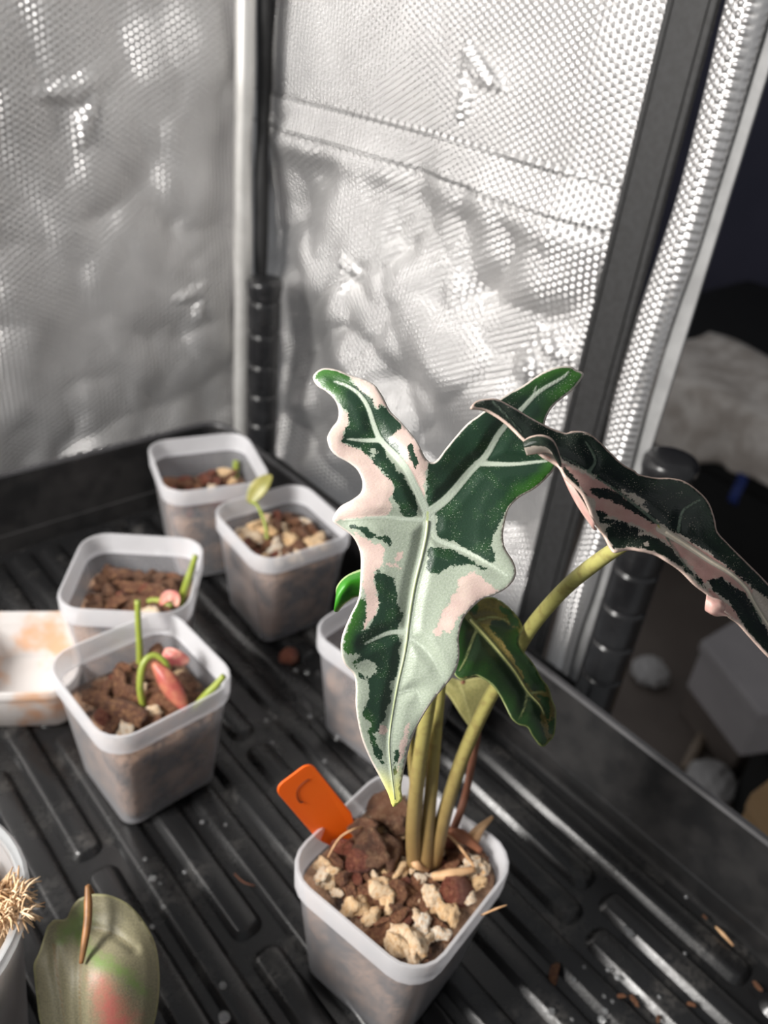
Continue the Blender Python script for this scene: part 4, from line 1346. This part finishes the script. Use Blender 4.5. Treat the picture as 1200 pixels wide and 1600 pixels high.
# tuft hanging over the rim toward the camera
for i in range(520):
    t = RNG.uniform(0, 1)
    q0 = G(RNG.uniform(-14, 34), RNG.uniform(1398, 1440), RNG.uniform(.088, .0945))-np.array([cupc[0], cupc[1], .0])
    th = RNG.uniform(0, 6.28)
    L = RNG.uniform(.003, .008)
    p2 = q0+np.array([math.cos(th)*L, math.sin(th)*L, RNG.uniform(-.004, .005)])
    v, f = tube_data(catmull([q0, (q0+p2)/2+np.array([0, 0, .002]), p2], 3), [.0002, .00035, .0002], 4)
    k = len(mv)
    mv += list(v)
    mf += [tuple(q+k for q in ff) for ff in f]
mo = obj('moss', mv, mf, M['moss'])
mo.location = (cupc[0], cupc[1], .0003)
tag(mo, 'tangled tan moss spilling over the rim of the round cup', 'moss', None, 'stuff')
ml = obj('moss_bed', *loft([[(r*math.cos(2*PI*k/32), r*math.sin(2*PI*k/32), z) for k in range(32)] for r, z in ((.028, .004), (.0295, .005), (.0355, .074), (.030, .079), (.015, .084), (.001, .085))], cap0=True, cap1=True), M['moss'])
ml.location = (cupc[0], cupc[1], .0003)
tag(ml, 'packed damp moss filling the round cup', 'moss', None, 'stuff')

# heart-shaped leaf in the lower left corner
hl = thing('heart_leaf_cutting', 'rounded olive leaf with a pink blush in the lower left corner', 'cutting', G(190, 1640, 0))
H8 = lambda p: cv(p, 0, 1250, 4.2857)
h_out = H8([(600, 640), (640, 630), (740, 640), (850, 690), (940, 780), (1010, 890), (1050, 1000), (1068, 1150), (1066, 1300), (1040, 1470), (980, 1640), (880, 1800), (740, 1920), (600, 1900), (430, 1780), (320, 1640), (265, 1480),
            (245, 1330), (228, 1180), (225, 1100), (260, 1020), (290, 930), (320, 850), (370, 802), (440, 795), (480, 720), (530, 665)])
_hd = rbf([(137, 1400, .266), (240, 1500, .262), (150, 1500, .255), (60, 1500, .258), (100, 1440, .264), (85, 1440, .262), (150, 1620, .250), (240, 1600, .258), (70, 1600, .253), (170, 1690, .252), (200, 1420, .267)])
def h_depth(p, e, v):
    return _hd(p)-.001*np.clip(e/20, 0, 1)*np.clip(-v/10, 0, 1)
hg = [H8([(440, 800), (560, 700), (620, 780), (560, 860), (600, 1000), (760, 1080), (900, 1180), (980, 1300), (900, 1260), (760, 1140), (640, 1120), (560, 1000), (480, 900), (400, 960), (380, 900)])]
hp = [H8([(640, 1180), (700, 1200), (800, 1330), (900, 1450), (900, 1800), (700, 1800), (680, 1500)])]
M['leaf6'] = leaf_material('blushed_leaf', srgb(122, 116, 92), srgb(138, 132, 104), srgb(176, 96, 88), srgb(166, 112, 92), srgb(112, 134, 74), srgb(146, 152, 100), srgb(128, 112, 80), srgb(150, 146, 108), srgb(128, 112, 80), rough=.5, speck=0, warp=20, soft=14)
hb = leaf('leaf_blade', h_out, h_depth, [(H8([(560, 900), (540, 1100), (535, 1300), (540, 1500), (560, 1800)]), 2.6, 1.), (H8([(360, 960), (380, 1150), (410, 1330), (440, 1560)]), 2.4, 1.), (H8([(620, 860), (760, 900), (900, 1000)]), 1.2, .5)], hg, hp, [], M['leaf6'], None, 5, .0007)
wparent(hb, hl)
M['brownstem'] = simple_mat('brown_stem', srgb(120, 84, 50), .5, srgb(150, 104, 62), 200)
wparent(tube('stalk', catmull([P(137, 1384, .262), P(138, 1410, .2595), P(137, 1440, .257), P(132, 1475, .2545), P(127, 1505, .253)], 6), [.0008, .0013, .0013, .0011, .0007], M['brownstem'], None, 9), hl)
wparent(tube('stem', catmull([P(138, 1386, .264), P(146, 1410, .275), P(160, 1480, .290), P(175, 1560, .300), G(190, 1640, 0)], 6), [.0009, .0014, .0016, .0018], M['brownstem'], None, 9), hl)

# ------------------------------------------------------------------ litter and water on the tray
q = G(452, 1030, .0)
chip('redbark', (q[0], q[1], .002), .0055, 'main', (0, .1, math.radians(-38)), 'reddish bark chip lying on the tray between two pots', 'loose chips on the tray')
bpy.context.view_layer.update()
crumb = [(1183, 1543, .0011), (1080, 1571, .0010), (968, 1558, .0012), (990, 1565, .0014), (865, 1523, .0026), (1100, 1434, .0008), (1028, 1593, .0010)]
for i, (px, py, s_) in enumerate(crumb):
    q = G(px, py, -.001)
    chip('bark', (q[0], q[1], -.0005+s_*.3), s_, 'main', None, 'tiny brown crumb on the tray right of the front pot', 'crumbs on the tray')
fibre('bark_splinter', [G(1118, 1448, .001), G(1130, 1460, .0015), G(1146, 1478, .001)], [.0004, .0009, .0004], 'thin tan splinter on the tray near its right wall', 'bark chip')
fibre('bark_splinter', [G(366, 1365, .001), G(380, 1378, .0015), G(398, 1384, .001)], [.0002, .0003, .0002], 'thin reddish thread on the tray below the orange tag', 'bark chip', 'bark')
bm = bmesh.new()
bmesh.ops.create_uvsphere(bm, u_segments=14, v_segments=9, radius=1)
for v in bm.verts:
    v.co.z = max(v.co.z, -.25)*.7
drop_me = bpy.data.meshes.new('water_drop')
bm.to_mesh(drop_me)
bm.free()
drop_me.polygons.foreach_set('use_smooth', [True]*len(drop_me.polygons))
drop_me.materials.append(M['water'])
def drop(px, py, r, label, group, z=0.):
    o = bpy.data.objects.new('water_drop', drop_me)
    COL.objects.link(o)
    q = G(px, py, z)
    o.location = (q[0], q[1], z+.25*.7*r)
    o.scale = (r, r*RNG.uniform(.9, 1.2), r)
    tag(o, label, 'water drop', group)
for px, py, r in ((862, 1581, .0016), (940, 1594, .0018), (946, 1580, .0012), (897, 1531, .0010), (950, 1516, .0010), (964, 1528, .0012), (984, 1458, .0018), (978, 1450, .0010), (944, 1557, .0008), (957, 1565, .0008), (913, 1511, .0008), (1030, 1558, .0009), (894, 1593, .0008), (1072, 1402, .0009), (1070, 1490, .0008)):
    drop(px, py, r, 'tiny water drop on the ribs right of the front pot', 'water drops right of the front pot')
for px, py, r in ((227, 1343, .0010), (238, 1373, .0016), (251, 1381, .0010), (289, 1363, .0010), (255, 1417, .0011), (238, 1448, .0010), (350, 1590, .0022), (348, 1540, .0014), (316, 1285, .0010), (353, 1289, .0010), (57, 1416, .0014)):
    drop(px, py, r, 'tiny water drop on the ribs in front of the pink-leaf pot', 'water drops left of the front pot')
for px, py, r in ((462, 1048, .0012), (480, 1052, .0014), (416, 1126, .0012), (485, 1120, .0014), (508, 1190, .0014), (426, 1160, .0010)):
    drop(px, py, r, 'tiny water drop on the tray near the loose red bark chip', 'water drops mid tray')

# ------------------------------------------------------------------ the dim room seen through the opening
M['navy'] = simple_mat('dark_navy', (.035, .035, .060), .8, (.045, .043, .072), 3)
M['floorm'] = simple_mat('brown_floor', (.13, .105, .09), .55, (.17, .14, .12), 5)
M['black'] = simple_mat('black_fabric', (.003, .003, .003), .7, (.005, .005, .005), 20)
M['fur'] = simple_mat('fur', (.55, .48, .42), .9, (.82, .75, .68), 18, .5, 60, .01)
M['greybox'] = simple_mat('grey_plastic', (.34, .315, .315), .5, (.38, .35, .35), 10)
M['card'] = simple_mat('cardboard', (.36, .22, .10), .7, (.42, .26, .125), 8)
M['paper'] = simple_mat('white_paper', (.42, .40, .39), .6, (.50, .48, .47), 12)
M['blue'] = simple_mat('blue_cloth', (.012, .03, .16), .6)
M['stick'] = simple_mat('wood', (.26, .20, .15), .6, (.32, .25, .19), 20)
FZ = -.78
struct(box('wall_right', 2.6, 2.7, -1.6, 2.2, FZ, 2.0, M['navy']))
struct(box('floor', .43, 2.6, -1.6, 2.2, FZ-.05, FZ, M['floorm']))

# low bed with a furry throw hanging over its side
bx = 1.62
zt_ = XP(1140, 628, bx)[2]
zb_ = XP(1150, 742, bx)[2]
bed = thing('low_bed', 'black low bed frame in the dim room beyond the tent opening', 'bed', (bx, 0, FZ))
box('mattress', .03, 1.1, -.9, 1.2, .25, zt_-FZ-.02, M['black'], bed, .02)
box('base_frame', .05, 1.08, -.88, 1.18, .06, .25, M['black'], bed, .01)
for sx in (.1, 1.0):
    for sy in (-.8, 1.1):
        box('leg', sx, sx+.05, sy, sy+.05, 0, .06, M['black'], bed)
V, F = [], []
ny, nn_ = 90, 26
ys = np.linspace(-.55, .95, ny)
for j in range(nn_):
    t = j/(nn_-1)
    for i in range(ny):
        y = ys[i]
        fold = .016*math.sin(y*31+1.2*math.sin(y*9))+.010*math.sin(y*67)
        hem = zb_+.02*math.sin(y*14)
        if t < .35:
            x, z = .35*(1-t/.35), zt_+.006*math.sin(y*23+t*30)
        else:
            q_ = (t-.35)/.65
            x, z = -.012-.008*math.sin(q_*PI)+fold*q_, zt_-(zt_-hem)*q_
        V.append((bx+x, y, z))
F = [(j*ny+i, j*ny+i+1, (j+1)*ny+i+1, (j+1)*ny+i) for j in range(nn_-1) for i in range(ny-1)]
o = obj('fur_throw', V, F, M['fur'])
so = o.modifiers.new('thickness', 'SOLIDIFY')
so.thickness = .012
tag(o, 'fuzzy beige throw hanging over the bed beyond the tent opening', 'blanket')
q = XP(1152, 765, bx-.03)
V, F = [], []
for j in range(8):
    for i in range(4):
        V.append((q[0]+.004*math.sin(j*.9), q[1]+(i-1.5)*.007, q[2]+.035-.010*j))
F = [(j*4+i, j*4+i+1, (j+1)*4+i+1, (j+1)*4+i) for j in range(7) for i in range(3)]
o = obj('blue_ribbon', V, F, M['blue'])
so = o.modifiers.new('thickness', 'SOLIDIFY')
so.thickness = .003
tag(o, 'small blue cloth strip hanging below the fuzzy throw', 'ribbon')

def crate(name, label, cat, corners, z, h, mat, lid=True):
    """open-standing box whose top outline passes through four points on a level plane"""
    c = [G(px, py, z)[:2] for px, py in corners]
    cen = np.mean(c, 0)
    t = thing(name, label, cat, (cen[0], cen[1], z-h))
    def prism(nm, z0, z1, grow, m):
        pts = [(p-cen)*(1+grow) for p in c]
        V_ = [(*p, z0) for p in pts]+[(*p, z1) for p in pts]
        o_ = obj(nm, V_, [(3, 2, 1, 0), (4, 5, 6, 7), (0, 1, 5, 4), (1, 2, 6, 5), (2, 3, 7, 6), (3, 0, 4, 7)], m, t, False)
        bm_ = bmesh.new()
        bm_.from_mesh(o_.data)
        bmesh.ops.recalc_face_normals(bm_, faces=bm_.faces)
        bm_.to_mesh(o_.data)
        bm_.free()
        bevel(o_, .004)
    prism('body', 0, h-.02, -.05, mat)
    prism('lid', h-.02, h, 0, mat)
    return t
crate('storage_box', 'grey lidded storage box on the floor below the throw', 'storage box', [(1095, 1000), (1230, 920), (1310, 1100), (1190, 1115)], -.50, .10, M['greybox'])
crate('low_table', 'dark low table under the grey storage box', 'table', [(1100, 1002), (1230, 925), (1305, 1098), (1190, 1110)], -.601, FZ*-1-.601, M['floorm'])
crate('black_box', 'black box on the floor behind the cardboard carton', 'box', [(1190, 1140), (1290, 1115), (1290, 1230), (1200, 1215)], -.62, .16, M['black'])
crate('cardboard_carton', 'brown cardboard carton at the right edge, just beyond the tray rim', 'carton', [(1172, 1238), (1250, 1180), (1320, 1290), (1240, 1340)], -.20, .22, M['card'])
# what the carton stands on
crate('side_stool', 'dark stool under the cardboard carton', 'stool', [(1180, 1250), (1250, 1200), (1320, 1290), (1240, 1335)], -.421, FZ*-1-.421, M['black'])
def crumple(name, label, px, py, z, r, mat, cat):
    bm_ = bmesh.new()
    bmesh.ops.create_icosphere(bm_, subdivisions=3, radius=1)
    for v in bm_.verts:
        n_ = abs(mnoise.noise(v.co*2.2+Vector((px, py, 0))))
        v.co = v.co*(1-.45*n_)
        v.co.z *= .6
    me = bpy.data.meshes.new(name)
    bm_.to_mesh(me)
    bm_.free()
    me.materials.append(mat)
    o_ = bpy.data.objects.new(name, me)
    COL.objects.link(o_)
    q_ = G(px, py, z)
    o_.location = tuple(q_+np.array([0, 0, r*.45]))
    o_.scale = (r, r, r)
    tag(o_, label, cat)
crumple('crumpled_paper', 'crumpled white paper on the floor right of the shelf post', 1012, 1060, FZ, .042, M['paper'], 'paper')
crumple('crumpled_bag', 'crumpled pale bag on the floor left of the cardboard carton', 1108, 1232, FZ, .045, M['paper'], 'bag')
q0, q1 = G(1072, 1200, FZ+.011), G(1098, 1150, FZ+.011)
o = tube('wooden_stick', [q0, (q0+q1)/2, q1], [.010], M['stick'], None, 10)
tag(o, 'thin wooden stick lying on the floor between bag and grey box', 'stick')

# ------------------------------------------------------------------ grow light above the tray (out of the picture)
gl = thing('grow_light', 'white bar grow light hung above the tray, out of the picture', 'lamp', LAMP_POS)
gl.rotation_mode = 'QUATERNION'
gl.rotation_quaternion = (LAMP_AIM-LAMP_POS).to_track_quat('-Z', 'Y')
M['lampw'] = simple_mat('lamp_housing', (.75, .75, .75), .4)
M['lampd'], _nt, _b = new_mat('lamp_diffuser')
_b.inputs['Base Color'].default_value = (.9, .9, .9, 1)
box('housing', -.09, .09, -.16, .16, .004, .03, M['lampw'], gl, .004)
box('diffuser', -.085, .085, -.155, .155, .001, .004, M['lampd'], gl)
ld = bpy.data.lights.new('lamp_light', 'AREA')
ld.shape = 'RECTANGLE'
ld.size, ld.size_y = .16, .30
ld.energy = LAMP_W
ld.color = (1, .97, .93)
lo = bpy.data.objects.new('lamp_light', ld)
COL.objects.link(lo)
lo.parent = gl
lo.location = (0, 0, -.002)
